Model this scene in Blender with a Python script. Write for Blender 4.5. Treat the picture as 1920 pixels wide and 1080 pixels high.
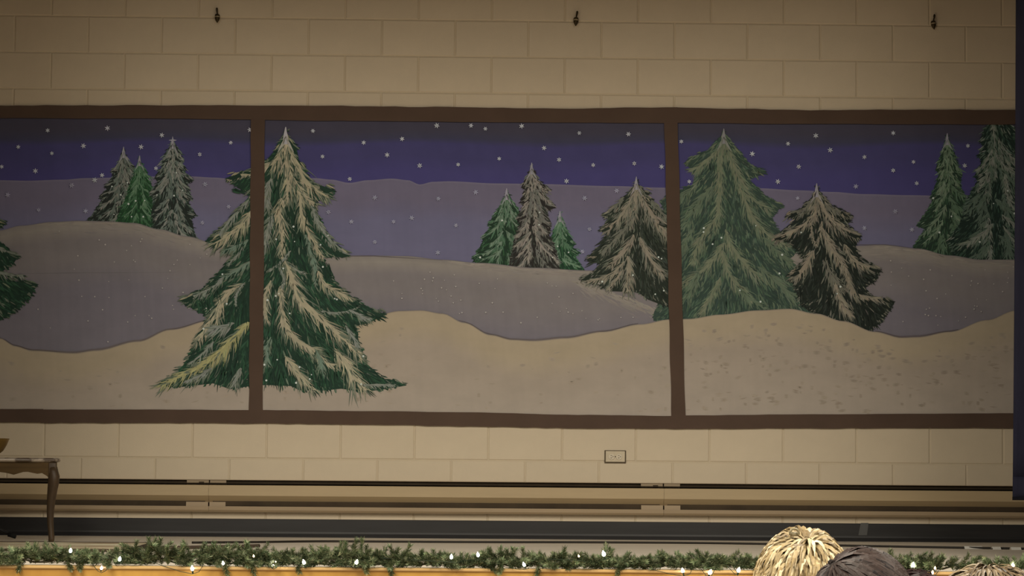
import bpy, bmesh, math, random
from mathutils import Vector, Matrix, Quaternion
import numpy as np

for _o in list(bpy.data.objects):
    bpy.data.objects.remove(_o)
SC = bpy.context.scene
COL = SC.collection

# ------------------------------------------------------------------ camera
F_PX = 5285.5
CAM = Vector((2.25412 - 2.5, -15.54155, 0.00217 + 0.4295))
PITCH, YAW, ROLL = 0.06101, 0.01980, -0.008046


def _rot():
    a = Matrix.Rotation(-YAW, 3, 'Z') @ Matrix.Rotation(PITCH, 3, 'X') @ Matrix.Rotation(ROLL, 3, 'Y')
    return a


CM = _rot()
cam_d = bpy.data.cameras.new('camera')
cam_d.sensor_width = 36.0
cam_d.lens = F_PX / 1920 * 36.0
cam_d.clip_start = 0.5
cam_d.clip_end = 100
cam = bpy.data.objects.new('camera', cam_d)
COL.objects.link(cam)
_r, _f, _u = CM.col[0], CM.col[1], CM.col[2]
cam.matrix_world = Matrix(((_r[0], _u[0], -_f[0], CAM[0]), (_r[1], _u[1], -_f[1], CAM[1]),
                           (_r[2], _u[2], -_f[2], CAM[2]), (0, 0, 0, 1)))
SC.camera = cam

# ------------------------------------------------------------------ world, lamps, exposure
SC.view_settings.view_transform = 'Standard'
SC.view_settings.look = 'None'
SC.view_settings.gamma = 1.0
SC.view_settings.use_curve_mapping = False
SC.view_settings.exposure = 0.0
W = bpy.data.worlds.new('world')
SC.world = W
W.use_nodes = True
_bg = W.node_tree.nodes.get('Background') or W.node_tree.nodes.new('ShaderNodeBackground')
_bg.inputs[0].default_value = (1.0, 0.86, 0.68, 1)
_bg.inputs[1].default_value = 0.05

LAMP_Z = 4.0          # ceiling of the hall, measured from the stage floor
for lx, pw in ((-2.9, 1330), (2.85, 1250)):     # two rows of hall lamps running back from the stage
    ld = bpy.data.lights.new('hall_lamp_row', 'AREA')
    ld.shape = 'RECTANGLE'
    ld.size = 2.0
    ld.size_y = 14.0
    ld.energy = pw
    ld.color = (1.0, 0.92, 0.765)
    lo = bpy.data.objects.new('hall_lamp_row', ld)
    lo.location = (lx, -13.4, LAMP_Z)
    COL.objects.link(lo)


# ------------------------------------------------------------------ helpers
def lin1(c):
    c /= 255.0
    return c / 12.92 if c <= 0.04045 else ((c + 0.055) / 1.055) ** 2.4


def lin(rgb):
    return tuple(lin1(c) for c in rgb)


_mats = {}


def mat(name, col, rough=0.6, noise=0.0, nscale=(8, 8, 8), spec=0.3, metal=0.0, bump=0.0, bscale=40.0,
        attr=False, emit=None, rand=0.0, dark=None, coords='Object'):
    """Procedural material: base colour varied by noise, optional bump, optional painted colour attribute."""
    if name in _mats:
        return _mats[name]
    m = bpy.data.materials.new(name)
    m.use_nodes = True
    nt = m.node_tree
    p = nt.nodes['Principled BSDF']
    p.inputs['Roughness'].default_value = rough
    p.inputs['Metallic'].default_value = metal
    p.inputs['Specular IOR Level'].default_value = spec
    tc = nt.nodes.new('ShaderNodeTexCoord')
    mp = nt.nodes.new('ShaderNodeMapping')
    mp.inputs['Scale'].default_value = nscale
    nt.links.new(tc.outputs[coords], mp.inputs['Vector'])
    src = None
    if attr:
        a = nt.nodes.new('ShaderNodeAttribute')
        a.attribute_name = 'paint'
        src = a.outputs['Color']
    else:
        c = nt.nodes.new('ShaderNodeRGB')
        c.outputs[0].default_value = (*col, 1)
        src = c.outputs[0]
    if noise > 0:
        n = nt.nodes.new('ShaderNodeTexNoise')
        n.inputs['Scale'].default_value = 1.0
        n.inputs['Detail'].default_value = 5.0
        n.inputs['Roughness'].default_value = 0.6
        nt.links.new(mp.outputs[0], n.inputs['Vector'])
        if dark is not None:
            mx = nt.nodes.new('ShaderNodeMix')
            mx.data_type = 'RGBA'
            rp = nt.nodes.new('ShaderNodeMapRange')
            rp.inputs[1].default_value = 0.5 - 0.5 * (1 - noise) * 0.5
            rp.inputs[2].default_value = 0.5 + 0.5 * (1 - noise) * 0.5
            nt.links.new(n.outputs[0], rp.inputs[0])
            nt.links.new(rp.outputs[0], mx.inputs['Factor'])
            nt.links.new(src, mx.inputs[6])
            mx.inputs[7].default_value = (*dark, 1)
            src = mx.outputs[2]
        else:
            rp = nt.nodes.new('ShaderNodeMapRange')
            rp.inputs[1].default_value = 0.3
            rp.inputs[2].default_value = 0.7
            rp.inputs[3].default_value = 1 - noise
            rp.inputs[4].default_value = 1 + noise
            nt.links.new(n.outputs[0], rp.inputs[0])
            ml = nt.nodes.new('ShaderNodeVectorMath')
            ml.operation = 'SCALE'
            nt.links.new(src, ml.inputs[0])
            nt.links.new(rp.outputs[0], ml.inputs['Scale'])
            src = ml.outputs[0]
    if rand > 0:
        oi = nt.nodes.new('ShaderNodeObjectInfo')
        rr = nt.nodes.new('ShaderNodeMapRange')
        rr.inputs[3].default_value = 1 - rand
        rr.inputs[4].default_value = 1 + rand
        nt.links.new(oi.outputs['Random'], rr.inputs[0])
        ml = nt.nodes.new('ShaderNodeVectorMath')
        ml.operation = 'SCALE'
        nt.links.new(src, ml.inputs[0])
        nt.links.new(rr.outputs[0], ml.inputs['Scale'])
        src = ml.outputs[0]
    nt.links.new(src, p.inputs['Base Color'])
    if bump > 0:
        n2 = nt.nodes.new('ShaderNodeTexNoise')
        n2.inputs['Scale'].default_value = bscale
        n2.inputs['Detail'].default_value = 4.0
        nt.links.new(tc.outputs['Object'], n2.inputs['Vector'])
        b = nt.nodes.new('ShaderNodeBump')
        b.inputs['Strength'].default_value = bump
        b.inputs['Distance'].default_value = 0.01
        nt.links.new(n2.outputs[0], b.inputs['Height'])
        nt.links.new(b.outputs[0], p.inputs['Normal'])
    if emit:
        p.inputs['Emission Color'].default_value = (*emit[0], 1)
        p.inputs['Emission Strength'].default_value = emit[1]
    _mats[name] = m
    return m


def link(o, parent=None):
    COL.objects.link(o)
    if parent is not None:
        o.parent = parent
    return o


def mesh_data(name, verts, faces, material=None, smooth=False, colors=None):
    me = bpy.data.meshes.new(name)
    me.from_pydata([tuple(v) for v in verts], [], faces)
    if colors is not None:
        a = me.color_attributes.new('paint', 'FLOAT_COLOR', 'POINT')
        buf = np.ones((len(verts), 4), dtype=np.float32)
        buf[:, :3] = np.asarray(colors, dtype=np.float32)
        a.data.foreach_set('color', buf.ravel())
    if material is not None:
        me.materials.append(material)
    if smooth:
        me.polygons.foreach_set('use_smooth', [True] * len(me.polygons))
    me.update()
    return me


def obj(name, verts, faces, material, parent=None, smooth=False, colors=None, loc=None, rot=None):
    o = bpy.data.objects.new(name, mesh_data(name, verts, faces, material, smooth, colors))
    if loc is not None:
        o.location = loc
    if rot is not None:
        o.rotation_euler = rot
    return link(o, parent)


def empty(name, loc=(0, 0, 0), rz=0.0):
    o = bpy.data.objects.new(name, None)
    o.empty_display_size = 0.1
    o.location = loc
    o.rotation_euler = (0, 0, rz)
    return link(o)


def tag(o, label=None, category=None, group=None, kind=None):
    if label:
        o['label'] = label
    if category:
        o['category'] = category
    if group:
        o['group'] = group
    if kind:
        o['kind'] = kind
    return o


class MB:
    """Collects boxes, tubes, lathes and prisms into one mesh."""

    def __init__(self):
        self.v, self.f = [], []

    def add(self, v, f):
        n = len(self.v)
        self.v += [Vector(q) for q in v]
        self.f += [tuple(i + n for i in q) for q in f]
        return self

    def box(self, x0, x1, y0, y1, z0, z1, bev=0.0):
        bm = bmesh.new()
        bmesh.ops.create_cube(bm, size=1.0)
        for v in bm.verts:
            v.co = Vector(((x0 + x1) / 2 + v.co.x * (x1 - x0), (y0 + y1) / 2 + v.co.y * (y1 - y0),
                           (z0 + z1) / 2 + v.co.z * (z1 - z0)))
        if bev > 0:
            bmesh.ops.bevel(bm, geom=bm.edges[:], offset=bev, segments=2, affect='EDGES', profile=0.6)
        bm.verts.index_update()
        self.add([v.co.copy() for v in bm.verts], [[v.index for v in f.verts] for f in bm.faces])
        bm.free()
        return self

    def tube(self, pts, rad, n=8, cap=True, flat=1.0):
        pts = [Vector(p) for p in pts]
        if not hasattr(rad, '__len__'):
            rad = [rad] * len(pts)
        rings = []
        up = Vector((0, 0, 1))
        for i, p in enumerate(pts):
            d = (pts[min(i + 1, len(pts) - 1)] - pts[max(i - 1, 0)]).normalized()
            ref = up if abs(d.dot(up)) < 0.95 else Vector((0, 1, 0))
            a = d.cross(ref).normalized()
            b = a.cross(d).normalized()
            rings.append([p + (a * math.cos(2 * math.pi * k / n) + b * flat * math.sin(2 * math.pi * k / n)) * rad[i]
                          for k in range(n)])
        v = [q for r in rings for q in r]
        f = []
        for i in range(len(pts) - 1):
            for k in range(n):
                f.append((i * n + k, i * n + (k + 1) % n, (i + 1) * n + (k + 1) % n, (i + 1) * n + k))
        if cap:
            f.append(tuple(reversed(range(n))))
            f.append(tuple((len(pts) - 1) * n + k for k in range(n)))
        return self.add(v, f)

    def lathe(self, prof, n=16, c=(0, 0, 0), axis='Z'):
        v, f = [], []
        for (r, z) in prof:
            for k in range(n):
                a = 2 * math.pi * k / n
                if axis == 'Z':
                    v.append((c[0] + r * math.cos(a), c[1] + r * math.sin(a), c[2] + z))
                else:
                    v.append((c[0] + r * math.cos(a), c[1] + z, c[2] + r * math.sin(a)))
        for i in range(len(prof) - 1):
            for k in range(n):
                f.append((i * n + k, i * n + (k + 1) % n, (i + 1) * n + (k + 1) % n, (i + 1) * n + k))
        f.append(tuple(reversed(range(n))))
        f.append(tuple((len(prof) - 1) * n + k for k in range(n)))
        return self.add(v, f)

    def prism_x(self, prof, x0, x1):
        """Closed (y, z) outline run along x."""
        n = len(prof)
        v = [(x0, y, z) for y, z in prof] + [(x1, y, z) for y, z in prof]
        f = [(i, (i + 1) % n, n + (i + 1) % n, n + i) for i in range(n)]
        f += [tuple(reversed(range(n))), tuple(range(n, 2 * n))]
        return self.add(v, f)

    def build(self, name, material, parent=None, smooth=False, loc=None, rot=None):
        return obj(name, self.v, self.f, material, parent, smooth, None, loc, rot)


# the sheet of the mural and things fixed to the back wall are laid out in wall units:
# one unit is about 1/341 m, rows run with the block courses
def ray(u, v):
    return CM @ Vector(((u - 960) / F_PX, 1.0, -(v - 540) / F_PX))


def at_y(u, v, y=0.0):
    d = ray(u, v)
    t = (y - CAM.y) / d.y
    return CAM + d * t


def on_floor(u, v, z=0.0):
    d = ray(u, v)
    t = (z - CAM.z) / d.z
    return CAM + d * t


rnd = random.Random(7)
# ================================================================== the room
B, C = 0.4064, 0.2032
ZJ = 0.4295                       # a course joint
XJ = -2.5                         # a block joint of the course above it
STAGE_Y = -4.36
HEADER_Z = 3.4
cream = mat('cream_block_paint', (0.66, 0.56, 0.42), rough=0.5, noise=0.05, nscale=(3, 3, 3), bump=0.10, bscale=220, rand=0.015)
mortar = mat('painted_mortar', (0.60, 0.51, 0.38), rough=0.7, noise=0.05, nscale=(20, 20, 20))

wall = MB().box(-5.2, 5.2, 0.0035, 0.25, 0.0, 4.3).build('wall_back', mortar)
tag(wall, 'cream painted concrete block wall behind the stage', kind='structure')


def block_mesh(w):
    g, c, d = 0.0025, 0.0045, 0.0035
    x0, x1, z0, z1 = -w / 2 + g, w / 2 - g, -C / 2 + g, C / 2 - g
    v = [(x0, d, z0), (x1, d, z0), (x1, d, z1), (x0, d, z1),
         (x0 + c, 0, z0 + c), (x1 - c, 0, z0 + c), (x1 - c, 0, z1 - c), (x0 + c, 0, z1 - c)]
    f = [(4, 5, 6, 7), (0, 1, 5, 4), (1, 2, 6, 5), (2, 3, 7, 6), (3, 0, 4, 7)]
    return mesh_data('block', v, f, cream)


bmesh_block = block_mesh(B)
for k in (-2, -1, 0, 1, 9, 10, 11, 12, 13):
    zc = ZJ + (k + 0.5) * C
    odd = k % 2 != 0
    for n in range(-3, 17):
        xc = XJ + (n + (0.0 if odd else 0.5)) * B
        if abs(xc) > 3.75:
            continue
        o = bpy.data.objects.new('block', bmesh_block)
        o.location = (xc, 0, zc)
        link(o, wall)

floor_m = mat('stage_floor', (0.78, 0.70, 0.59), rough=0.6, noise=0.08, nscale=(2.5, 9, 2.5), spec=0.15)
fl = MB().box(-5.2, 5.2, STAGE_Y + 0.03, 0.25, -0.12, 0.0).build('floor', floor_m)
tag(fl, 'pale grey-beige stage floor', kind='structure')

oak = mat('oak_front', (0.46, 0.258, 0.045), rough=0.4, noise=0.5, nscale=(5, 30, 1.2), dark=(0.36, 0.185, 0.028), spec=0.5)
fr = MB().box(-5.2, 5.2, STAGE_Y, STAGE_Y + 0.03, -1.0, -0.010).build('wall_front', oak)
tag(fr, 'varnished oak front face of the stage', kind='structure')
nos = MB()
nos.prism_x([(STAGE_Y + 0.05, 0.004), (STAGE_Y - 0.006, 0.004), (STAGE_Y - 0.010, 0.000), (STAGE_Y - 0.010, -0.006),
             (STAGE_Y - 0.006, -0.010), (STAGE_Y + 0.05, -0.010)], -5.2, 5.2)
no = nos.build('trim_1', mat('oak_nosing', (0.50, 0.33, 0.14), rough=0.3, noise=0.2, nscale=(1, 40, 40), spec=0.5))
tag(no, 'rounded oak nosing along the front edge of the stage', kind='structure')

hall = MB().box(-5.2, 5.2, -19, STAGE_Y, -1.1, -1.0).build('floor', mat('hall_floor', (0.32, 0.24, 0.17), rough=0.5, noise=0.1))
tag(hall, 'hall floor below the stage', kind='structure')

# proscenium: unseen header put in to shade the upper back wall; stage side walls
pl = mat('plaster', (0.55, 0.47, 0.36), rough=0.8, noise=0.04)
hd = MB().box(-5.2, 5.2, STAGE_Y + 0.12, STAGE_Y + 0.45, HEADER_Z, 4.3).build('wall_proscenium', pl)
tag(hd, 'unseen plaster header over the stage opening, added to shade the wall', kind='structure')
for s, nm in ((-1, 'wall_left'), (1, 'wall_right')):
    w = MB().box(min(s * 5.2, s * 5.35), max(s * 5.2, s * 5.35), STAGE_Y, 0.25, 0, 4.3).build(nm, pl)
    tag(w, 'plaster side wall of the stage', kind='structure')
ce = MB().box(-5.2, 5.2, STAGE_Y + 0.12, 0.25, 4.3, 4.4).build('ceiling', mat('stage_ceiling', (0.10, 0.09, 0.08), rough=0.9, noise=0.1))
tag(ce, 'dark ceiling above the stage', kind='structure')

# vinyl cove base
rub = mat('black_vinyl', (0.022, 0.021, 0.022), rough=0.45, noise=0.2, nscale=(3, 30, 30), spec=0.35)
bz = at_y(700, 974.5).z
bb = MB()
bb.prism_x([(0.003, 0.0), (-0.016, 0.0), (-0.0165, 0.004), (-0.007, 0.020), (-0.0045, 0.03), (-0.0045, bz - 0.002), (-0.002, bz), (0.003, bz)], -5.0, 5.0)
bo = bb.build('baseboard_back', rub)
tag(bo, 'black vinyl cove base along the foot of the block wall', kind='structure')
# ================================================================== navy stage curtains
navy = mat('navy_velvet', (0.040, 0.041, 0.075), rough=0.85, noise=0.25, nscale=(9, 9, 1.5), spec=0.15, bump=0.15, bscale=200)
navy_hem = mat('navy_hem', (0.012, 0.012, 0.020), rough=0.9, noise=0.2)


def curtain(x0, x1, y, z0, z1, folds, amp, flare=0.0, seed=1, label='', hem_drop=0.19):
    """A hanging leg: pleated sheet with thickness, a sewn hem band and a dark bottom edge."""
    r = random.Random(seed)
    nx, nz = folds * 10, 24
    root = empty('stage_curtain', ((x0 + x1) / 2, y, z0))
    cx = (x0 + x1) / 2
    ph = [r.uniform(0, 6.28) for _ in range(3)]

    def pt(i, z, off):
        t = i / nx
        k = (z1 - z) / (z1 - z0)
        x = x0 + (x1 - x0) * t - flare * (1 - t) * k ** 1.6
        w = math.sin(t * folds * 2 * math.pi + ph[0]) + 0.35 * math.sin(t * folds * 4.1 * math.pi + ph[1] + k)
        return (x - cx, amp * w * (0.7 + 0.3 * k) + off, z - z0)

    def sheet(zs, th):
        v, f = [], []
        for off in (0, th):
            for z in zs:
                for i in range(nx + 1):
                    v.append(pt(i, z, off))
        n1 = len(zs) * (nx + 1)
        R = nx + 1
        for j in range(len(zs) - 1):
            for i in range(nx):
                a = j * R + i
                f.append((a, a + 1, a + R + 1, a + R))
                f.append((n1 + a, n1 + a + R, n1 + a + R + 1, n1 + a + 1))
            a, b = j * R, j * R + nx
            f.append((a, a + R, n1 + a + R, n1 + a))
            f.append((b, n1 + b, n1 + b + R, b + R))
        for i in range(nx):
            f.append((i, n1 + i, n1 + i + 1, i + 1))
            a = (len(zs) - 1) * R + i
            f.append((a, a + 1, n1 + a + 1, n1 + a))
        return v, f

    zs = [z0 + hem_drop + (z1 - z0 - hem_drop) * j / nz for j in range(nz + 1)]
    v, f = sheet(zs, 0.006)
    obj('drape', v, f, navy, root, smooth=True)
    v, f = sheet([z0 + 0.018 + (hem_drop - 0.018) * j / 4 for j in range(5)], 0.009)
    v = [(a, b - 0.0015, c) for a, b, c in v]
    obj('hem_band', v, f, navy, root, smooth=True)
    v, f = sheet([z0, z0 + 0.009, z0 + 0.018], 0.012)
    obj('hem_edge', v, f, navy_hem, root, smooth=True)
    tag(root, label, 'curtain')
    return root


_p = at_y(1901, 938, -0.62)
_q = at_y(1909, 200, -0.62)
curtain(_q.x, _q.x + 1.2, -0.62, _p.z, 4.1, 5, 0.045, flare=_q.x - _p.x + 0.0, seed=3, hem_drop=0.125,
        label='navy stage curtain hanging beside the right end of the mural')
# unseen main curtains, added out of view to dim both ends of the wall
curtain(2.32, 4.9, STAGE_Y + 0.55, 0.03, 4.1, 12, 0.07, seed=5, label='unseen navy main curtain added to dim the right end of the wall')
curtain(-4.9, -2.38, STAGE_Y + 0.55, 0.03, 4.1, 12, 0.07, seed=6, label='unseen navy main curtain added to dim the left end of the wall')
# ================================================================== the painted winter mural
# A long paper sheet with a brown paper window frame taped over it. The picture is laid out in
# sheet units (u to the right, v down, about 341 units to the metre).
ILL = ((150, (0.38, 0.322, 0.252)), (400, (0.50, 0.440, 0.355)), (700, (0.575, 0.51, 0.405)))


def pig(rgb, v=450):
    """Pigment colour from how the paint reads at height v of the sheet in the hall's lamp light."""
    if v <= ILL[0][0]:
        il = ILL[0][1]
    elif v >= ILL[-1][0]:
        il = ILL[-1][1]
    else:
        for (a, ia), (b, ib) in zip(ILL, ILL[1:]):
            if a <= v <= b:
                t = (v - a) / (b - a)
                il = [x + (y - x) * t for x, y in zip(ia, ib)]
                break
    return tuple(min(0.9, c / i) for c, i in zip(lin(rgb), il))


_P00, _P10, _P01, _P11 = at_y(0, 0), at_y(1920, 0), at_y(0, 1080), at_y(1920, 1080)


def _homog():
    src = [(0, 0), (1, 0), (0, 1), (1, 1)]
    dst = [(p.x, p.z) for p in (_P00, _P10, _P01, _P11)]
    A, b = [], []
    for (u, v), (x, z) in zip(src, dst):
        A.append([u, v, 1, 0, 0, 0, -u * x, -v * x]); b.append(x)
        A.append([0, 0, 0, u, v, 1, -u * z, -v * z]); b.append(z)
    return np.append(np.linalg.solve(np.array(A), np.array(b)), 1).reshape(3, 3)


_H = _homog()


def sheet_pts(uv, y):
    """Sheet units -> points on the wall plane, y in front of it (array)."""
    uv = np.asarray(uv, dtype=float)
    y = np.asarray(y, dtype=float)
    y = np.where(y < -0.0022, -0.0022 + (y + 0.0022) * 0.3, y)      # paint layers are thin
    q = np.c_[uv[:, 0] / 1920, uv[:, 1] / 1080, np.ones(len(uv))] @ _H.T
    return np.c_[q[:, 0] / q[:, 2], np.broadcast_to(y, (len(uv),)), q[:, 1] / q[:, 2]]


class Paint:
    """One painted element: many brush strokes, each laid a hair above the one before."""
    STEP = 1.0e-6

    def __init__(self, y0, seed=1):
        self.y0, self.n = y0, 0
        self.uv, self.y, self.c, self.f = [], [], [], []
        self.r = random.Random(seed)

    def _lay(self):
        self.n += 1
        return self.y0 - self.n * self.STEP

    def poly(self, pts, col):
        y = self._lay()
        n = len(self.uv)
        self.uv += list(pts)
        self.y += [y] * len(pts)
        self.c += [col] * len(pts)
        self.f.append(tuple(range(n, n + len(pts))))

    def stroke(self, pts, w, col, taper=(0.3, 1.0, 0.15), jit=0.10, k=None):
        """Brush stroke along pts; w is the widest width, taper the start, middle and end share of it."""
        r = self.r
        s = 1 + r.uniform(-jit, jit)
        col = tuple(max(0, c * s * (1 + r.uniform(-jit, jit) * 0.3)) for c in col)
        y = self._lay()
        m = len(pts)
        n0 = len(self.uv)
        for i, p in enumerate(pts):
            a, b = pts[max(i - 1, 0)], pts[min(i + 1, m - 1)]
            dx, dy = b[0] - a[0], b[1] - a[1]
            L = math.hypot(dx, dy) or 1
            t = i / (m - 1)
            ww = (taper[0] + (taper[1] - taper[0]) * t * 2) if t < 0.5 else (taper[1] + (taper[2] - taper[1]) * (t - 0.5) * 2)
            h = w * ww * 0.5
            nx, ny = -dy / L * h, dx / L * h
            self.uv += [(p[0] + nx, p[1] + ny), (p[0] - nx, p[1] - ny)]
            self.y += [y, y]
            self.c += [col, col]
        for i in range(m - 1):
            a = n0 + 2 * i
            self.f.append((a, a + 2, a + 3, a + 1))

    def flick(self, x, y, ang, L, w, col, bend=0.0, **kw):
        """A short curved stroke; ang measured from straight down, positive to the right."""
        pts = []
        a = ang
        px, py = x, y
        for i in range(4):
            pts.append((px, py))
            px += math.sin(a) * L / 3
            py += math.cos(a) * L / 3
            a += bend / 3
        self.stroke(pts, w, col, **kw)

    def bough(self, pts, w, col, barb=10, dens=1.0, side=0.65, col2=None, barbw=2.6, fwd=0.55, drop=0.2, gap=None):
        """A snowy bough: layered feathery brush marks fanning off a thin spine, duller ones first, bright ones last."""
        r = self.r
        col2 = col2 or col
        P = smooth_line(pts, 5)
        tot = sum(math.dist(a, b) for a, b in zip(P, P[1:]))
        mixc = tuple((a + b) / 2 for a, b in zip(col, col2))
        for lay, (lc, ln, num, wd) in enumerate(((col2, 2.6, 0.6, 1.0), (mixc, 2.1, 0.6, 1.0), (col, 1.6, 0.62, 1.0))):
            n = max(4, int(tot * num * dens))
            for j in range(n):
                t = r.random()
                i = min(int(t * (len(P) - 1)), len(P) - 2)
                fr = t * (len(P) - 1) - i
                a, b = P[i], P[i + 1]
                x, y = a[0] + (b[0] - a[0]) * fr, a[1] + (b[1] - a[1]) * fr
                d = math.atan2(b[0] - a[0], b[1] - a[1])
                s = r.choice((-1, 1))
                an = (d + s * r.uniform(fwd * 0.4, fwd * 1.5)) * (1 - drop)
                L = barb * ln * (0.35 + 0.75 * math.sin(math.pi * min(1, 0.12 + t * 0.8))) * r.uniform(0.5, 1.15)
                lcc = gap if (gap is not None and lay > 0 and r.random() < 0.26) else lc
                self.flick(x + r.uniform(-w, w) * 0.3, y, an, L, barbw * wd * r.uniform(0.6, 1.3), lcc, bend=-s * r.uniform(-0.1, 0.6), taper=(0.7, 1.0, 0.08), jit=0.16)
        self.stroke(P, w * 0.7, col, taper=(0.25, 1.0, 0.2), jit=0.05)
        for j in range(int(tot / 7)):
            i = r.randrange(len(P) - 1)
            x, y = P[i]
            d = math.atan2(P[i + 1][0] - x, P[i + 1][1] - y)
            self.flick(x + r.uniform(-w, w) * 0.4, y, d + r.uniform(-0.25, 0.25), r.uniform(8, 18), w * 0.2, col2 if r.random() < 0.5 else tuple(c * 1.12 for c in col), jit=0.1)

    def dots(self, pts, col, rad=1.6):
        for p in pts:
            r0 = rad * self.r.uniform(0.7, 1.3)
            self.poly([(p[0] + r0 * math.cos(k * math.pi / 3), p[1] + r0 * math.sin(k * math.pi / 3)) for k in range(6)], col)

    def build(self, name, parent, material=None, **kw):
        v = sheet_pts(self.uv, np.array(self.y))
        return obj(name, v, self.f, material or PAINT, parent, colors=self.c, **kw)


def smooth_line(pts, k=4):
    """Catmull-Rom through pts."""
    if len(pts) < 3:
        return [tuple(p) for p in pts]
    P = [pts[0]] + list(pts) + [pts[-1]]
    out = []
    for i in range(1, len(P) - 2):
        p0, p1, p2, p3 = P[i - 1], P[i], P[i + 1], P[i + 2]
        for j in range(k):
            t = j / k
            out.append(tuple(0.5 * ((2 * b) + (-a + c) * t + (2 * a - 5 * b + 4 * c - d) * t * t + (-a + 3 * b - 3 * c + d) * t ** 3)
                             for a, b, c, d in zip(p0, p1, p2, p3)))
    out.append(tuple(pts[-1]))
    return out


def interp(pts, x):
    if x <= pts[0][0]:
        return pts[0][1]
    for (a, b), (c, d) in zip(pts, pts[1:]):
        if a <= x <= c:
            t = (x - a) / (c - a)
            t = t * t * (3 - 2 * t)
            return b + (d - b) * t
    return pts[-1][1]


PAINT = mat('poster_paint', (0.5, 0.5, 0.5), rough=0.75, spec=0.15, attr=True, noise=0.07, nscale=(9, 9, 22), bump=0.05, bscale=60)
PAPER = mat('snow_paint', (0.5, 0.5, 0.5), rough=0.8, spec=0.12, attr=True, noise=0.055, nscale=(5, 5, 9), bump=0.08, bscale=14)
BROWN = mat('brown_paper', pig((66, 50, 38), 500), rough=0.8, spec=0.15, noise=0.10, nscale=(3, 3, 3), bump=0.08, bscale=10)

U0, U1 = -240, 2030
mural = empty('painted_mural', (0, 0, 0))
tag(mural, 'long painted winter mural of snowy pine trees in a brown paper window frame', 'mural')


def bands(name, top, rows, y, material, label, bottom=None, step=10, wob=0.0, seed=1, streak=None):
    """A painted area below the line `top`: rows = [(distance below the line, colour)], shaded smoothly from row to row."""
    r = random.Random(seed)
    us = [U0 + i * step for i in range(int((U1 - U0) / step) + 1)]
    uv, c, f = [], [], []
    nr = len(rows)
    for i, u in enumerate(us):
        t = interp(top, u)
        for j, (d, col) in enumerate(rows):
            s = 1 + r.uniform(-wob, wob)
            dd = d if j == 0 else d * (1 + 0.08 * math.sin(u * 0.013 + j * 0.3) * (1 if j < nr - 1 else 0))
            vv = t + dd
            if bottom is not None:
                vv = min(vv, bottom)
            uv.append((u, vv))
            c.append(tuple(q * s for q in col))
    for i in range(len(us) - 1):
        for j in range(nr - 1):
            a = i * nr + j
            f.append((a, a + 1, a + nr + 1, a + nr))
    o = obj(name, sheet_pts(uv, y), f, material, mural, colors=c)
    o['label'] = label
    return o


# ---- backing sheet: paper with thickness
_tl, _br = (U0, 203), (U1, 797)
_v = np.vstack([sheet_pts([(U0, 201), (U1, 209), (U1, 799), (U0, 790)], -0.0005), sheet_pts([(U0, 201), (U1, 209), (U1, 799), (U0, 790)], -0.0022)])
obj('backing_sheet', _v, [(4, 5, 6, 7), (3, 2, 1, 0), (0, 1, 5, 4), (1, 2, 6, 5), (2, 3, 7, 6), (3, 0, 4, 7)],
    mat('kraft_paper', (0.55, 0.48, 0.38), rough=0.85, noise=0.06), mural)

# ---- sky and hills
SKY_T = [(U0, 214), (U1, 222)]
dark = pig((52, 47, 53), 240)
dark2 = pig((50, 47, 58), 250)
blue = pig((55, 50, 77), 300)
blue2 = pig((58, 52, 84), 320)
bands('night_sky', SKY_T, [(0, dark), (28, dark), (44, dark2), (55, blue), (80, blue), (110, blue2), (170, blue2)], -0.0026, PAPER,
      'dark navy to violet painted night sky', step=16, wob=0.03, seed=2)
FAR = [(U0, 340), (0, 338), (50, 339), (120, 337), (160, 334), (300, 331), (360, 331), (400, 333), (440, 336), (520, 332), (590, 334),
       (622, 337), (655, 343), (690, 338), (735, 335), (765, 338), (787, 346), (812, 341), (840, 340), (930, 344), (1000, 345), (1150, 349), (1245, 352),
       (1285, 354), (1330, 346), (1420, 353), (1500, 357), (1560, 360), (1620, 364), (1700, 366), (1800, 368), (U1, 371)]
lav0, lav1, lav2 = pig((97, 89, 97), 350), pig((90, 82, 92), 370), pig((91, 86, 101), 450)
bands('far_snow_bank', FAR, [(0, lav0), (4, lav1), (35, lav1), (80, lav2), (200, lav2)], -0.0030, PAPER, 'lavender far snow bank', step=6, wob=0.02, seed=3)
MID = [(U0, 500), (-60, 455), (0, 432), (40, 423), (100, 416), (150, 414), (200, 415), (250, 418), (300, 430), (350, 443), (400, 455), (450, 465), (520, 474), (600, 480),
       (680, 479), (760, 480), (830, 487), (900, 493), (1000, 502), (1100, 507), (1180, 510), (1260, 505), (1400, 485), (1520, 470), (1600, 461), (1660, 459), (1720, 466),
       (1780, 479), (1840, 487), (U1, 486)]
mid_r = pig((112, 103, 93), 470)
mid_e, mid_l, mid_m, mid_d = pig((99, 90, 85), 470), pig((119, 109, 97), 480), pig((107, 98, 92), 540), pig((101, 93, 93), 600)
FRONT = [(U0, 560), (-60, 600), (0, 634), (30, 649), (60, 657), (140, 662), (180, 657), (260, 640), (320, 618), (400, 600), (480, 592), (560, 600), (650, 605),
         (700, 592), (750, 583), (790, 582), (830, 588), (870, 605), (920, 628), (960, 637), (1000, 639), (1060, 634), (1130, 622), (1200, 608), (1255, 599),
         (1290, 598), (1350, 590), (1420, 582), (1480, 579), (1530, 588), (1580, 602), (1640, 622), (1690, 633), (1720, 632), (1780, 622), (1850, 600), (1904, 582), (U1, 560)]


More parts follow.
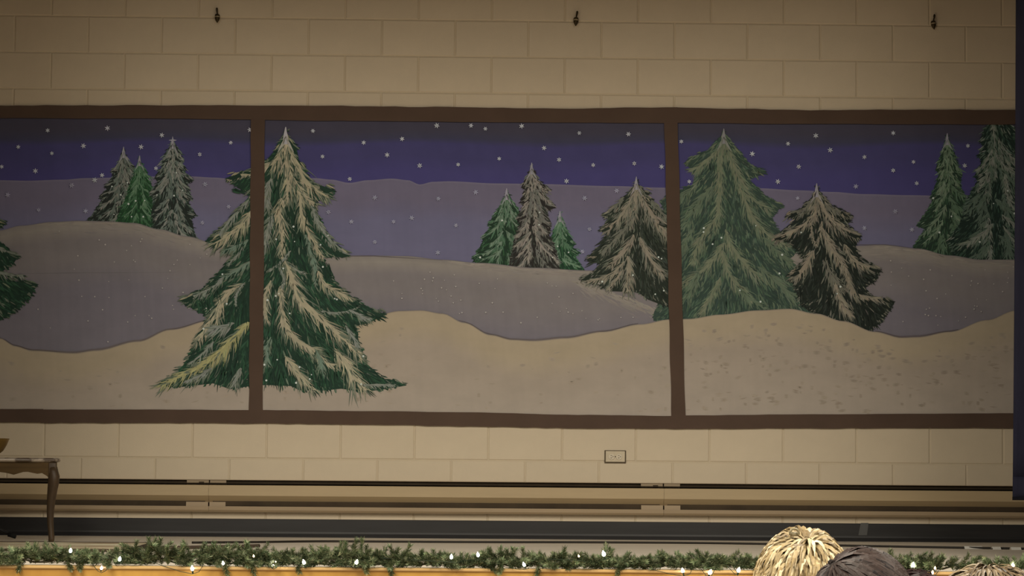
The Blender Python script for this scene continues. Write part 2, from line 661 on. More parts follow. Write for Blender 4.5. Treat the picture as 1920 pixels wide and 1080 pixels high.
# ---- painted trees
def extents(poly, v):
    xs = []
    for (x0, y0), (x1, y1) in zip(poly, poly[1:] + poly[:1]):
        if (y0 <= v) != (y1 <= v):
            xs.append(x0 + (x1 - x0) * (v - y0) / (y1 - y0))
    if len(xs) < 2:
        return None
    return min(xs), max(xs)


def inside(poly, x, v):
    s = False
    for (x0, y0), (x1, y1) in zip(poly, poly[1:] + poly[:1]):
        if (y0 <= v) != (y1 <= v) and x < x0 + (x1 - x0) * (v - y0) / (y1 - y0):
            s = not s
    return s


CUR = {'y': -0.0034}


def tree(label, left, right, base, pal, seed, boughs=None, fill=1.0, light=1.0, scale=1.0, tip=True, y0=None, edge=1.0, auto=6, dots=6, dabs=(), bw=1.0):
    """left and right run from the tip down, base from left to right."""
    dk, md, lt, lt2, tp = pal
    P = Paint(CUR['y'] if y0 is None else y0, seed)
    r = P.r
    poly = list(left) + list(base) + list(reversed(right[1:]))
    # ragged brush edge: the outline is broken up before it is filled
    out = []
    for k, side in ((-1, left), (1, right)):
        L = [side[0]]
        for a, b in zip(side, side[1:]):
            d = math.dist(a, b)
            n = max(1, int(d / (5 * scale)))
            for j in range(1, n + 1):
                t = j / n
                L.append((a[0] + (b[0] - a[0]) * t + (k * r.uniform(-1.8, 1.2) * scale if j < n else 0),
                          a[1] + (b[1] - a[1]) * t + (r.uniform(-1, 1) * scale if j < n else 0)))
        out.append(L)
    P.poly(out[0] + list(base) + list(reversed(out[1][1:])), dk)
    top, bot = left[0][1], max(p[1] for p in base)
    H = bot - top
    xa, xb = left[0][0], (base[0][0] + base[-1][0]) / 2
    if boughs is None:
        xb = (xa * 2 + xb) / 3

    def spine(v):
        return xa + (xb - xa) * (v - top) / H

    x0 = min(p[0] for p in poly)
    x1 = max(p[0] for p in poly)
    area = sum(abs((extents(poly, top + H * (i + .5) / 20) or (0, 0))[1] - (extents(poly, top + H * (i + .5) / 20) or (0, 0))[0]) for i in range(20)) * H / 20

    def lat(x, v):
        e = extents(poly, v)
        if not e:
            return 0
        s = spine(v)
        return (x - s) / max(6, (e[1] - s) if x > s else (s - e[0]))

    # under-painting: dark and middle greens following the hang of the boughs
    n = int(area / (26 * scale * scale) * fill)
    for i in range(n):
        for _ in range(20):
            x, v = r.uniform(x0, x1), r.uniform(top, bot)
            if inside(poly, x, v):
                break
        t = lat(x, v)
        ang = t * 1.05 + r.uniform(-0.3, 0.3)
        c = md if r.random() < 0.5 else dk
        if r.random() < 0.12 * light:
            c = lt2
        fl = r.uniform(7, 17) * scale
        if not inside(poly, x + math.sin(ang) * fl, v + math.cos(ang) * fl):
            fl *= 0.4
        P.flick(x, v, ang, fl, r.uniform(1.6, 3.6) * scale, c, bend=r.uniform(-0.3, 0.5) * (1 if t > 0 else -1), jit=0.22)
    # brush marks breaking the edge
    for k, side in ((-1, left), (1, right)):
        for a, b in zip(side, side[1:]):
            d = math.dist(a, b)
            for j in range(int(d / (3.2 * scale) * edge)):
                t = r.random()
                x, v = a[0] + (b[0] - a[0]) * t, a[1] + (b[1] - a[1]) * t
                c = r.choice((dk, dk, md, lt2, lt2))
                P.flick(x - k * r.uniform(2, 7) * scale, v - r.uniform(1, 4) * scale, k * r.uniform(0.7, 1.45), r.uniform(5, 10) * scale,
                        r.uniform(1.2, 2.4) * scale, c, bend=k * r.uniform(-0.5, 0.2), taper=(0.9, 1.0, 0.05), jit=0.15)
    # dark hollows
    for (x, v, ang, L, w) in dabs:
        for j in range(int(w * 0.9)):
            P.flick(x + r.uniform(-w, w) * 0.5, v + r.uniform(-0.2, 0.2) * L, ang + r.uniform(-0.3, 0.3), L * r.uniform(0.5, 1.0), r.uniform(2, 4), r.choice((dk, dk, md)), bend=r.uniform(-.3, .3), jit=0.2)
    # snow-laden boughs
    if boughs is None:
        boughs = []
        for i in range(auto):
            v = top + H * (0.10 + 0.78 * i / auto)
            for k in (-1, 1):
                vv = v + r.uniform(-0.03, 0.03) * H
                ve = min(vv + H * r.uniform(0.12, 0.24), bot - 2)
                e = extents(poly, min(ve, bot - 1)) or (spine(v), spine(v))
                s0 = spine(vv) + k * r.uniform(0, 0.12) * (e[1] - e[0])
                xe = spine(ve) + (e[1] - spine(ve) if k > 0 else e[0] - spine(ve)) * r.uniform(0.55, 0.98)
                boughs.append(([(s0, vv), (s0 + (xe - s0) * 0.35, vv + (ve - vv) * 0.5), (xe, ve)], r.uniform(2.5, 5) * scale, r.choice((lt, lt, lt2)), r.uniform(7, 12) * scale))
                if r.random() < 0.7:
                    q = r.uniform(0.25, 0.6)
                    s1 = spine(vv) + (xe - spine(ve)) * q * 0.6
                    xe1 = spine(ve) + (xe - spine(ve)) * q
                    boughs.append(([(s1, vv + 0.04 * H), (s1 * 0.6 + xe1 * 0.4, (vv + ve) / 2 + 0.04 * H), (xe1, min(ve + 0.06 * H, bot))], r.uniform(2, 4) * scale,
                                   r.choice((lt, lt2)), r.uniform(6, 10) * scale))
            e = extents(poly, v)
        boughs.insert(0, ([(xa, top + 2), (spine(top + H * 0.15), top + H * 0.15), (spine(top + H * 0.4), top + H * 0.4)], 5 * scale, lt, 8 * scale))
    for b in boughs:
        pts, w, c, barb = b[:4]
        P.bough(pts, w * bw, c, barb=barb, dens=light * (0.5 if scale < 0.94 else 1.0), col2=lt2, barbw=2.9 * scale if scale < 0.94 else 2.3, gap=dk)
    # pointed ends of the tiers: dark underside, snow on top
    for k, side in ((-1, left), (1, right)):
        for a, b, c in zip(side, side[1:], side[2:]):
            if k * b[0] > k * a[0] and k * b[0] > k * c[0]:
                L = 22 * scale
                P.stroke([(b[0] - k * L, b[1] - L * 0.25), (b[0] - k * L * 0.5, b[1] - L * 0.02), (b[0] + k * 1.5, b[1])], 7 * scale, dk, taper=(0.8, 1, 0.05))
                for j in range(3):
                    P.flick(b[0] - k * r.uniform(0.4, 1.0) * L, b[1] - L * r.uniform(0.15, 0.5), k * r.uniform(0.9, 1.35), L * r.uniform(0.4, 0.7), 2.6 * scale, r.choice((lt, lt2)), jit=0.12)
    # a few dark gaps painted back between the boughs
    for (x, v, ang, L, w) in dabs:
        for j in range(int(w * 0.22)):
            P.flick(x + r.uniform(-w, w) * 0.4, v + r.uniform(-0.2, 0.2) * L, ang + r.uniform(-0.3, 0.3), L * r.uniform(0.4, 0.8), r.uniform(1.6, 3), r.choice((dk, dk, md)), bend=r.uniform(-.3, .3), jit=0.2)
    # frost over the top
    for i in range(int(46 * light)):
        v = top + H * 0.30 * r.random() ** 0.8
        e = extents(poly, v)
        if e:
            x = r.uniform(e[0], e[1])
            P.flick(x, v, lat(x, v) * 0.9 + r.uniform(-.15, .15), r.uniform(7, 15) * scale, r.uniform(1.6, 3) * scale, r.choice((lt, lt2, lt2)), jit=0.14)
    if tip:
        P.stroke([(xa, top - 6 * scale), (xa - 0.5, top + 6 * scale), (xa, top + 20 * scale)], 9.5 * scale, tp, taper=(0.12, 0.6, 1.0))
        for k in (-1, 1):
            P.stroke([(xa, top + 8 * scale), (xa + k * 5 * scale, top + 20 * scale), (xa + k * 12 * scale, top + 32 * scale)], 4 * scale, tuple((a + b) / 2 for a, b in zip(tp, lt)))
    pts = []
    for i in range(dots):
        x, v = r.uniform(x0, x1), r.uniform(top + H * 0.3, bot)
        if inside(poly, x, v):
            pts.append((x, v))
    P.dots(pts, pig((165, 165, 150), 450), 1.7)
    o = P.build('painted_tree', mural)
    o['label'] = label
    if y0 is None:
        CUR['y'] = P.y0 - P.n * P.STEP - 0.00005
    return o


def palette(dk, md, lt, lt2, tp=(128, 122, 122), v=400):
    return tuple(pig(c, v) for c in (dk, md, lt, lt2, tp))


GREY = palette((31, 34, 29), (45, 53, 44), (108, 105, 93), (82, 87, 76), v=370)
GREEN = palette((30, 44, 31), (42, 66, 42), (96, 108, 88), (66, 86, 64), v=390)
# group on the left hill
tree('dark frosted tree, left of the three on the left hill', [(232, 280), (224, 302), (208, 322), (212, 330), (196, 350), (200, 355), (186, 368), (190, 376), (176, 398), (160, 418)],
     [(232, 280), (242, 304), (253, 312), (250, 340), (252, 380), (256, 424)], [(160, 422), (256, 430)], GREY, 11, scale=0.8, auto=7, fill=1.0, light=0.9, y0=-0.0034)
tree('small green tree in the middle of the three on the left hill', [(262, 296), (253, 322), (242, 350), (232, 380), (216, 418)], [(262, 296), (275, 322), (284, 345), (288, 380), (296, 424)],
     [(216, 426), (296, 432)], palette((30, 52, 32), (42, 76, 43), (86, 106, 80), (60, 86, 59), v=390), 12, scale=0.75, auto=6, light=0.7, y0=-0.0056)
tree('tall frosted tree with a star-like tip on the left hill',
     [(324, 262), (312, 284), (302, 302), (305, 308), (290, 334), (295, 342), (280, 364), (288, 372), (284, 398), (288, 440)],
     [(324, 262), (338, 284), (346, 302), (341, 306), (351, 318), (346, 322), (363, 338), (352, 346), (361, 373), (354, 380), (369, 404), (358, 412), (372, 452)],
     [(288, 446), (372, 458)], palette((32, 36, 31), (47, 58, 48), (110, 107, 95), (84, 90, 79), v=370), 13, scale=0.85, auto=8, light=1.0, y0=-0.0076)
st = Paint(-0.0130, 5)
for a in range(4):
    q = a * math.pi / 2
    st.stroke([(324, 263), (324 + 7 * math.cos(q), 263 + 7 * math.sin(q))], 3, pig((130, 122, 124), 300), taper=(1, 0.8, 0.2))
st.build('painted_star', mural)
# group in the middle
tree('green tree, left of the three on the middle hill', [(950, 358), (940, 380), (930, 396), (914, 422), (918, 428), (902, 446), (906, 452), (886, 484), (890, 492)],
     [(950, 358), (964, 380), (976, 400), (980, 440), (984, 492)], [(890, 500), (984, 506)], GREEN, 14, scale=0.85, auto=6, light=0.75, y0=-0.0034)
tree('small bright green tree, right of the three on the middle hill', [(1050, 400), (1043, 420), (1036, 436), (1028, 470), (1022, 500)],
     [(1050, 400), (1062, 430), (1070, 445), (1080, 458), (1074, 464), (1088, 474), (1078, 482), (1096, 506)], [(1022, 512), (1098, 514)],
     palette((30, 50, 34), (46, 76, 48), (94, 112, 88), (68, 92, 67), v=440), 15, scale=0.8, auto=6, light=0.7, y0=-0.0052)
tree('tall grey-brown frosted tree between two green ones', [(997, 310), (987, 330), (977, 352), (984, 356), (974, 380), (980, 386), (968, 410), (974, 420), (964, 450), (954, 498)],
     [(997, 310), (1010, 338), (1034, 356), (1022, 364), (1042, 390), (1026, 396), (1034, 424), (1030, 440), (1044, 470), (1050, 508)], [(952, 506), (1052, 514)],
     palette((37, 34, 30), (54, 55, 48), (120, 111, 98), (92, 89, 79), v=420), 16, scale=0.85, auto=8, light=1.05, y0=-0.0070)
# pair at the right end
tree('slim green tree by the right end of the mural', [(1776, 255), (1766, 282), (1754, 318), (1760, 326), (1744, 372), (1748, 378), (1718, 424), (1734, 430), (1712, 462)],
     [(1776, 255), (1790, 288), (1804, 330), (1800, 345), (1812, 372), (1818, 400), (1826, 440), (1834, 484)], [(1712, 474), (1780, 490), (1840, 496)],
     palette((33, 45, 34), (48, 68, 47), (96, 106, 84), (72, 87, 65), v=370), 17, scale=0.85, auto=7, light=0.95, y0=-0.0034)
tree('tall dark green tree cut off by the top of the frame at the right end', [(1862, 222), (1846, 240), (1836, 266), (1842, 272), (1832, 292), (1840, 300), (1826, 332), (1832, 340), (1812, 374), (1800, 418), (1776, 452), (1786, 478)],
     [(1862, 222), (1900, 236), (1922, 290), (1916, 300), (1940, 350), (1934, 360), (1962, 430), (1990, 486)], [(1786, 496), (1990, 500)],
     palette((28, 38, 31), (44, 58, 46), (106, 106, 92), (74, 84, 69), v=370), 18, scale=0.95, auto=9, light=1.0, tip=False, y0=-0.0064, dots=14)

bands('middle_snow_bank', MID, [(0, mid_e), (2, mid_r), (12, mid_l), (36, mid_m), (70, mid_m), (130, mid_d), (260, mid_d)], -0.0135, PAPER, 'grey-mauve middle snow bank', step=7, wob=0.03, seed=4)
hl = Paint(-0.0136, 21)
for (ua, ub, wgt) in ((80, 470, 1.0), (840, 1110, 1.0), (1090, 1250, 0), (1640, 1950, 0.9)):
    for i in range(int((ub - ua) * 0.5 * wgt)):
        u = hl.r.uniform(ua, ub)
        d = abs(hl.r.gauss(0, 6 if ua < 1600 else 14)) + 2
        s = (interp(MID, u + 8) - interp(MID, u - 8)) / 16
        L = hl.r.uniform(8, 30)
        v = interp(MID, u) + d
        k = max(0.0, 1 - d / (22 if ua < 1600 else 40))
        c = tuple(a * k + b * (1 - k) for a, b in zip(pig((126, 115, 100), 480), mid_m))
        hl.stroke([(u - L / 2, v - s * L / 2), (u, v + 0.5), (u + L / 2, v + s * L / 2)], hl.r.uniform(1.2, 3), c, jit=0.06)
for i in range(150):      # loose snow under the dark pine by the right mullion
    u = hl.r.uniform(1085, 1275)
    base_v = 528 + (u - 1090) * 0.36
    d = abs(hl.r.gauss(0, 12))
    L = hl.r.uniform(10, 34)
    k = max(0.0, 1 - d / 34)
    c = tuple(a * k + b * (1 - k) for a, b in zip(pig((124, 114, 99), 540), mid_m))
    hl.stroke([(u - L / 2, base_v + d - 5), (u, base_v + d), (u + L / 2, base_v + d + 7)], hl.r.uniform(1.5, 4), c, jit=0.06)
hl.stroke([(35, 513), (120, 512), (330, 511)], 1.2, pig((92, 84, 80), 520), taper=(0.3, 1, 0.3))   # paper seam
hl.stroke([(600, 481), (700, 480), (830, 488)], 2.0, pig((82, 74, 72), 480), taper=(0.5, 1, 0.2))
hl.stroke([(1600, 459), (1660, 459), (1730, 468)], 1.5, pig((84, 76, 74), 480), taper=(0.5, 1, 0.2))
o = hl.build('snow_highlights', mural)
o['kind'] = 'stuff'

CUR['y'] = -0.0144
CREAM = palette((34, 38, 30), (50, 54, 44), (116, 106, 88), (90, 88, 74), v=450)
OLIVE = palette((46, 57, 47), (62, 75, 58), (96, 97, 75), (80, 88, 68), tp=(112, 108, 102), v=430)
# far right green tree first, the two dark ones over it
tree('large olive green tree to the right of the right mullion',
     [(1357, 248), (1346, 264), (1326, 282), (1290, 298), (1283, 306), (1296, 320), (1306, 326), (1298, 346), (1262, 362), (1238, 376), (1246, 400), (1232, 440), (1244, 470), (1226, 520), (1238, 560), (1225, 590)],
     [(1357, 248), (1370, 266), (1386, 282), (1399, 300), (1432, 326), (1404, 336), (1418, 350), (1432, 364), (1470, 386), (1448, 408), (1458, 432), (1505, 462), (1482, 484), (1506, 520), (1552, 570)],
     [(1225, 602), (1330, 602), (1400, 594), (1480, 590), (1552, 602)], OLIVE, 31, scale=1.1, fill=1.3, light=1.1, dots=14, edge=0.8, bw=1.0,
     boughs=[([(1357, 262), (1352, 300), (1350, 340), (1345, 400), (1338, 430)], 9, OLIVE[2], 12), ([(1360, 268), (1372, 300), (1390, 340), (1410, 372), (1440, 392)], 9, OLIVE[2], 13),
             ([(1352, 275), (1335, 292), (1312, 312), (1300, 318)], 7, OLIVE[2], 10), ([(1385, 345), (1398, 380), (1412, 410), (1440, 440), (1475, 462)], 9, OLIVE[2], 14),
             ([(1335, 350), (1318, 372), (1300, 395), (1285, 425)], 7, OLIVE[3], 14), ([(1350, 400), (1330, 425), (1310, 455), (1300, 490)], 7, OLIVE[2], 14),
             ([(1310, 340), (1285, 365), (1262, 380)], 6, OLIVE[3], 12), ([(1360, 430), (1372, 460), (1392, 490), (1420, 515), (1455, 530)], 9, OLIVE[2], 14),
             ([(1358, 455), (1345, 475), (1325, 500), (1300, 520), (1285, 530)], 8, OLIVE[2], 13), ([(1355, 470), (1362, 500), (1375, 525), (1395, 545), (1410, 565)], 8, OLIVE[2], 12),
             ([(1420, 500), (1445, 520), (1475, 545), (1500, 560)], 8, OLIVE[3], 13), ([(1350, 520), (1340, 545), (1325, 570), (1312, 590)], 8, OLIVE[2], 11),
             ([(1310, 510), (1300, 535), (1288, 560)], 7, OLIVE[3], 11), ([(1385, 540), (1405, 560), (1430, 575)], 6, OLIVE[3], 10), ([(1300, 430), (1280, 460), (1262, 485)], 6, OLIVE[3], 12),
             ([(1430, 445), (1455, 470), (1480, 495)], 6, OLIVE[3], 12), ([(1270, 420), (1256, 450), (1246, 480)], 6, OLIVE[3], 12)],
     dabs=[(1335, 305, 0, 22, 12), (1372, 345, .2, 22, 8), (1340, 440, -.5, 50, 16), (1300, 350, -1, 22, 10), (1378, 490, .1, 34, 14), (1360, 560, 0, 34, 26), (1410, 420, .3, 30, 10), (1460, 485, .6, 30, 16),
           (1290, 470, -.5, 36, 10), (1295, 400, -.6, 30, 10), (1440, 550, .8, 30, 14), (1288, 565, -.2, 26, 10), (1365, 380, 0.1, 40, 10), (1418, 318, 1.2, 24, 8)])
tree('dark cream-frosted tree just left of the right mullion',
     [(1193, 337), (1182, 358), (1160, 378), (1130, 404), (1148, 404), (1122, 432), (1138, 438), (1118, 466), (1098, 486), (1124, 496), (1110, 512), (1086, 524), (1112, 532), (1138, 544)],
     [(1193, 337), (1203, 354), (1220, 362), (1214, 368), (1226, 374), (1222, 380), (1240, 402), (1256, 424), (1250, 440), (1262, 470), (1256, 500), (1274, 530), (1268, 580)],
     [(1140, 546), (1195, 548), (1215, 562), (1268, 582)], CREAM, 32, scale=0.95, light=1.15, dots=10, fill=1.1, bw=1.1,
     boughs=[([(1193, 345), (1192, 370), (1186, 395), (1180, 420)], 8, CREAM[2], 11), ([(1192, 358), (1178, 385), (1158, 412), (1134, 430)], 6, CREAM[2], 11), ([(1196, 358), (1212, 385), (1230, 412), (1252, 440)], 8, CREAM[2], 15),
             ([(1190, 395), (1178, 420), (1158, 445), (1130, 470)], 7, CREAM[3], 10), ([(1188, 440), (1178, 460), (1160, 482), (1146, 496)], 10, CREAM[2], 13), ([(1200, 445), (1210, 465), (1222, 490), (1240, 512)], 9, CREAM[2], 13),
             ([(1176, 480), (1180, 505), (1178, 525), (1176, 543)], 12, CREAM[2], 13), ([(1170, 490), (1152, 510), (1128, 522), (1104, 528)], 7, CREAM[2], 9), ([(1168, 505), (1155, 525), (1142, 540)], 6, CREAM[2], 8),
             ([(1222, 375), (1236, 395), (1252, 410)], 5, CREAM[3], 8), ([(1170, 370), (1150, 390), (1134, 402)], 4, CREAM[3], 7)],
     dabs=[(1205, 425, .3, 45, 12), (1196, 480, .1, 45, 16), (1215, 530, .2, 30, 24), (1228, 450, .4, 26, 14), (1150, 402, -1, 26, 6), (1140, 450, -.8, 30, 8), (1120, 486, -1.2, 26, 10), (1150, 515, -.9, 26, 6), (1198, 385, .2, 20, 5), (1238, 545, .3, 26, 12)])
DARKC = palette((28, 32, 26), (42, 46, 38), (118, 107, 88), (92, 88, 74), v=480)
tree('very dark cream-frosted tree leaning right on the front snow',
     [(1531, 350), (1521, 372), (1502, 390), (1472, 406), (1492, 412), (1474, 426), (1452, 448), (1474, 454), (1492, 468), (1506, 488), (1476, 516), (1490, 540), (1500, 572), (1530, 590)],
     [(1531, 350), (1545, 372), (1560, 386), (1598, 404), (1586, 418), (1598, 430), (1614, 444), (1604, 462), (1612, 480), (1652, 508), (1642, 526), (1622, 540), (1640, 560), (1677, 566), (1664, 590), (1652, 606), (1630, 618)],
     [(1530, 600), (1580, 616), (1630, 634)], DARKC, 33, scale=1.0, light=1.1, dots=10, fill=1.2, bw=1.1,
     boughs=[([(1531, 360), (1530, 385), (1526, 410)], 9, DARKC[2], 11), ([(1534, 372), (1548, 400), (1570, 422), (1604, 440)], 8, DARKC[2], 12), ([(1527, 372), (1508, 392), (1482, 400)], 4, DARKC[3], 8),
             ([(1522, 405), (1502, 425), (1470, 440), (1456, 448)], 5, DARKC[2], 9), ([(1538, 425), (1552, 450), (1568, 478), (1580, 500)], 10, DARKC[2], 13), ([(1525, 470), (1515, 490), (1502, 508), (1490, 518)], 9, DARKC[2], 12),
             ([(1582, 458), (1592, 478), (1612, 495), (1636, 502)], 8, DARKC[2], 10), ([(1548, 488), (1556, 510), (1568, 528), (1580, 540)], 8, DARKC[3], 12), ([(1582, 495), (1588, 520), (1598, 545), (1620, 556), (1665, 562)], 6, DARKC[2], 9),
             ([(1565, 530), (1572, 555), (1582, 575), (1595, 590)], 6, DARKC[2], 11), ([(1545, 380), (1568, 396), (1592, 404)], 4, DARKC[3], 7), ([(1521, 415), (1522, 440), (1530, 462)], 3, DARKC[2], 4), ([(1540, 415), (1538, 440), (1530, 460)], 3, DARKC[2], 4)],
     dabs=[(1532, 430, 0, 30, 8), (1490, 407, 1.4, 20, 8), (1575, 412, 1.3, 24, 8), (1530, 500, 0, 50, 14), (1552, 545, .2, 46, 16), (1620, 585, .3, 40, 36), (1592, 450, .8, 26, 12), (1622, 515, 1.0, 30, 16), (1500, 450, -.6, 24, 12), (1505, 540, .3, 36, 18), (1605, 545, .1, 24, 10)])

fr_e, fr_y, fr_m, fr_d = pig((112, 100, 86), 610), pig((143, 126, 100), 620), pig((140, 124, 104), 690), pig((143, 128, 109), 750)
CUR['y'] -= 0.0002
bands('front_snow_bank', FRONT, [(0, fr_e), (2.5, fr_y), (30, fr_y), (70, fr_m), (220, fr_d), (300, fr_d)], CUR['y'], PAPER, 'pale cream front snow bank', bottom=792, step=7, wob=0.015, seed=6)
CUR['y'] -= 0.0001
sd = Paint(CUR['y'], 23)
# soft dry-brush smudges and the shadow line painted along the valley edges
for (ua, ub) in ((0, 400), (860, 1200), (1640, 1800)):
    L = [(u, interp(FRONT, u) - 1.5) for u in range(ua, ub, 12)]
    sd.stroke(L, 3.4, pig((88, 78, 74), 620), taper=(0.2, 1, 0.2))
for i in range(420):
    u = sd.r.choice((sd.r.uniform(0, 1900), sd.r.uniform(1290, 1900)))
    v = interp(FRONT, u) + sd.r.uniform(25, 175)
    if v > 772:
        continue
    L = sd.r.uniform(5, 16)
    k = sd.r.uniform(0.88, 1.02) if u < 1290 else sd.r.uniform(0.80, 0.97)
    q = sd.r.uniform(-0.25, 0.25)
    c = tuple(a * b for a, b in zip(fr_m, (k, k, k * 0.98)))
    nb = sd.r.randint(1, 3)
    for b in range(nb):
        vv = v + b * 2.2
        sd.stroke([(u - L / 2, vv - q * L / 2), (u, vv + 0.4), (u + L / 2, vv + q * L / 2)], sd.r.uniform(1.6, 4), c, taper=(0.1, 1, 0.1), jit=0.03)
o = sd.build('snow_shading', mural)
o['kind'] = 'stuff'
CUR['y'] -= 0.0006
# ---- the big tree behind the left mullion, and the one at the left edge
BIG = palette((30, 46, 34), (40, 63, 44), (132, 122, 94), (86, 90, 72), tp=(150, 146, 138), v=520)
YEL = pig((134, 126, 84), 540)
CRM = pig((140, 129, 102), 560)
GRY = pig((112, 112, 98), 560)
SAGE = pig((92, 104, 86), 500)
tree('largest tree of the mural, deep green with cream snowy boughs, behind the left mullion',
     [(536, 246), (527, 264), (514, 284), (498, 304), (478, 316), (452, 324), (424, 335), (440, 346), (470, 366), (448, 392), (430, 414), (386, 452), (416, 460), (436, 478), (410, 512), (376, 544), (336, 564), (362, 580), (388, 592),
      (382, 612), (362, 646), (346, 682), (322, 704), (296, 722)],
     [(536, 246), (545, 260), (556, 276), (560, 300), (574, 312), (575, 330), (588, 346), (628, 358), (612, 374), (590, 380), (596, 402), (608, 430), (628, 456), (656, 480), (606, 484), (616, 506), (632, 530), (652, 550), (690, 576),
      (724, 590), (692, 606), (668, 612), (674, 642), (690, 684), (714, 708), (762, 720)],
     [(296, 724), (330, 727), (400, 719), (432, 730), (470, 724), (500, 722), (545, 724), (562, 732), (600, 733), (640, 729), (680, 735), (715, 731), (762, 723)],
     BIG, 41, scale=1.25, fill=1.3, light=0.9, dots=46, edge=1.2, bw=0.95,
     boughs=[  # upper part
         ([(537, 258), (537, 290), (541, 330), (538, 374)], 15, CRM, 17), ([(533, 278), (520, 298), (500, 312), (482, 320)], 10, CRM, 15), ([(541, 278), (556, 308), (572, 340), (592, 356), (610, 366)], 12, CRM, 16),
         ([(470, 328), (450, 329), (428, 336)], 7, CRM, 6), ([(508, 335), (500, 360), (498, 385)], 9, GRY, 14), ([(548, 330), (560, 350), (575, 372), (590, 382)], 9, CRM, 13),
         ([(528, 372), (523, 395), (527, 420), (530, 470)], 13, CRM, 17), ([(512, 400), (502, 430), (497, 465)], 7, GRY, 13), ([(552, 350), (564, 372), (564, 398), (573, 428), (590, 456), (603, 480)], 8, CRM, 11),
         ([(584, 386), (594, 410), (614, 444), (650, 477)], 7, GRY, 9), ([(470, 396), (452, 424), (426, 442), (404, 456)], 11, CRM, 17), ([(468, 374), (440, 404), (410, 440)], 4, GRY, 9),
         ([(456, 462), (446, 478), (428, 496)], 4, GRY, 4), ([(470, 490), (450, 504), (424, 518)], 8, SAGE, 10), ([(466, 450), (444, 462), (420, 470)], 5, SAGE, 9),
         # lower right
         ([(572, 440), (582, 470), (590, 500), (592, 530)], 5, SAGE, 8), ([(527, 482), (540, 502), (550, 532), (562, 560), (592, 590), (622, 616), (652, 642), (674, 668)], 16, CRM, 19),
         ([(545, 498), (558, 508), (572, 512)], 3, GRY, 4), ([(597, 508), (606, 530), (630, 546), (656, 558)], 8, CRM, 12), ([(604, 583), (625, 587), (650, 584), (668, 578)], 3, GRY, 4), ([(655, 580), (672, 590), (690, 598)], 6, GRY, 9),
         ([(526, 536), (527, 560), (530, 590), (536, 612), (560, 640), (588, 656), (606, 676), (624, 684)], 11, CRM, 13), ([(508, 526), (500, 548), (497, 575), (502, 600)], 9, CRM, 11),
         ([(535, 668), (548, 686), (566, 708), (588, 732)], 10, CRM, 15), ([(628, 654), (645, 676), (662, 704), (684, 730)], 15, CRM, 20), ([(545, 470), (534, 485), (520, 498), (504, 508)], 3, GRY, 4), ([(680, 722), (705, 722), (738, 722)], 6, GRY, 5),
         ([(592, 655), (602, 676), (606, 702)], 5, SAGE, 10), ([(648, 610), (660, 630), (672, 650)], 5, GRY, 8), ([(508, 632), (500, 655), (500, 680)], 8, SAGE, 10), ([(524, 500), (533, 520), (530, 540)], 4, GRY, 5),
         # lower left
         ([(466, 604), (444, 628), (422, 652), (400, 670), (370, 690), (332, 708), (306, 722)], 15, YEL, 19), ([(456, 532), (432, 545), (414, 568), (404, 592), (386, 618), (372, 640)], 11, CRM, 15),
         ([(459, 530), (445, 548), (442, 573)], 4, GRY, 3), ([(440, 606), (420, 612), (398, 616)], 9, GRY, 15), ([(420, 520), (400, 538), (372, 552), (344, 560)], 4, GRY, 10), ([(400, 640), (384, 660), (360, 680)], 5, GRY, 9),
         ([(452, 690), (446, 705), (440, 722)], 7, GRY, 10), ([(398, 690), (380, 702), (350, 716)], 6, GRY, 9)],
     dabs=[(518, 345, -.1, 40, 12), (557, 350, .2, 30, 10), (548, 405, 0, 70, 16), (578, 395, .2, 60, 10), (600, 440, .6, 40, 10), (510, 400, -.1, 46, 12), (545, 450, 0, 50, 22), (520, 480, 0, 40, 22), (580, 460, .4, 30, 12),
           (450, 452, -.2, 34, 26), (440, 355, 1.2, 24, 14), (385, 560, .3, 30, 34), (405, 545, 0, 40, 24), (450, 570, -.1, 60, 30), (430, 590, 0, 40, 18), (430, 680, -.1, 56, 34), (455, 660, 0, 60, 18), (512, 560, 0, 50, 14),
           (515, 600, 0, 70, 16), (560, 585, .6, 50, 16), (585, 610, .7, 60, 22), (610, 650, .8, 50, 16), (620, 560, .8, 50, 26), (650, 575, .9, 50, 20), (520, 690, 0, 46, 34), (600, 700, .1, 40, 38), (620, 690, .2, 40, 22), (560, 660, .5, 40, 20),
           (690, 700, .8, 40, 10), (708, 592, 1.3, 24, 10), (612, 500, .3, 40, 10), (660, 608, .3, 28, 12), (395, 650, -.4, 30, 8)])
tree('dark green tree reaching in at the left edge of the mural', [(-110, 270), (-150, 350), (-140, 360), (-190, 450), (-180, 460), (-230, 560), (-232, 610)],
     [(-110, 270), (-70, 330), (-20, 370), (-30, 400), (12, 419), (-6, 434), (0, 455), (36, 482), (24, 498), (-4, 512), (14, 524), (72, 534), (56, 560), (40, 575), (22, 590), (-10, 606)],
     [(-232, 625), (-120, 640), (-10, 612)], BIG, 42, scale=1.2, auto=7, fill=1.3, light=0.7, dots=10,
     boughs=[([(-60, 480), (-20, 505), (20, 516), (44, 518)], 7, GRY, 7), ([(-40, 440), (0, 466), (30, 478)], 6, GRY, 6), ([(-110, 300), (-90, 380), (-40, 410)], 10, CRM, 12), ([(-120, 400), (-150, 470), (-190, 540)], 10, CRM, 14),
             ([(-100, 420), (-60, 500), (-10, 560)], 8, SAGE, 12)])

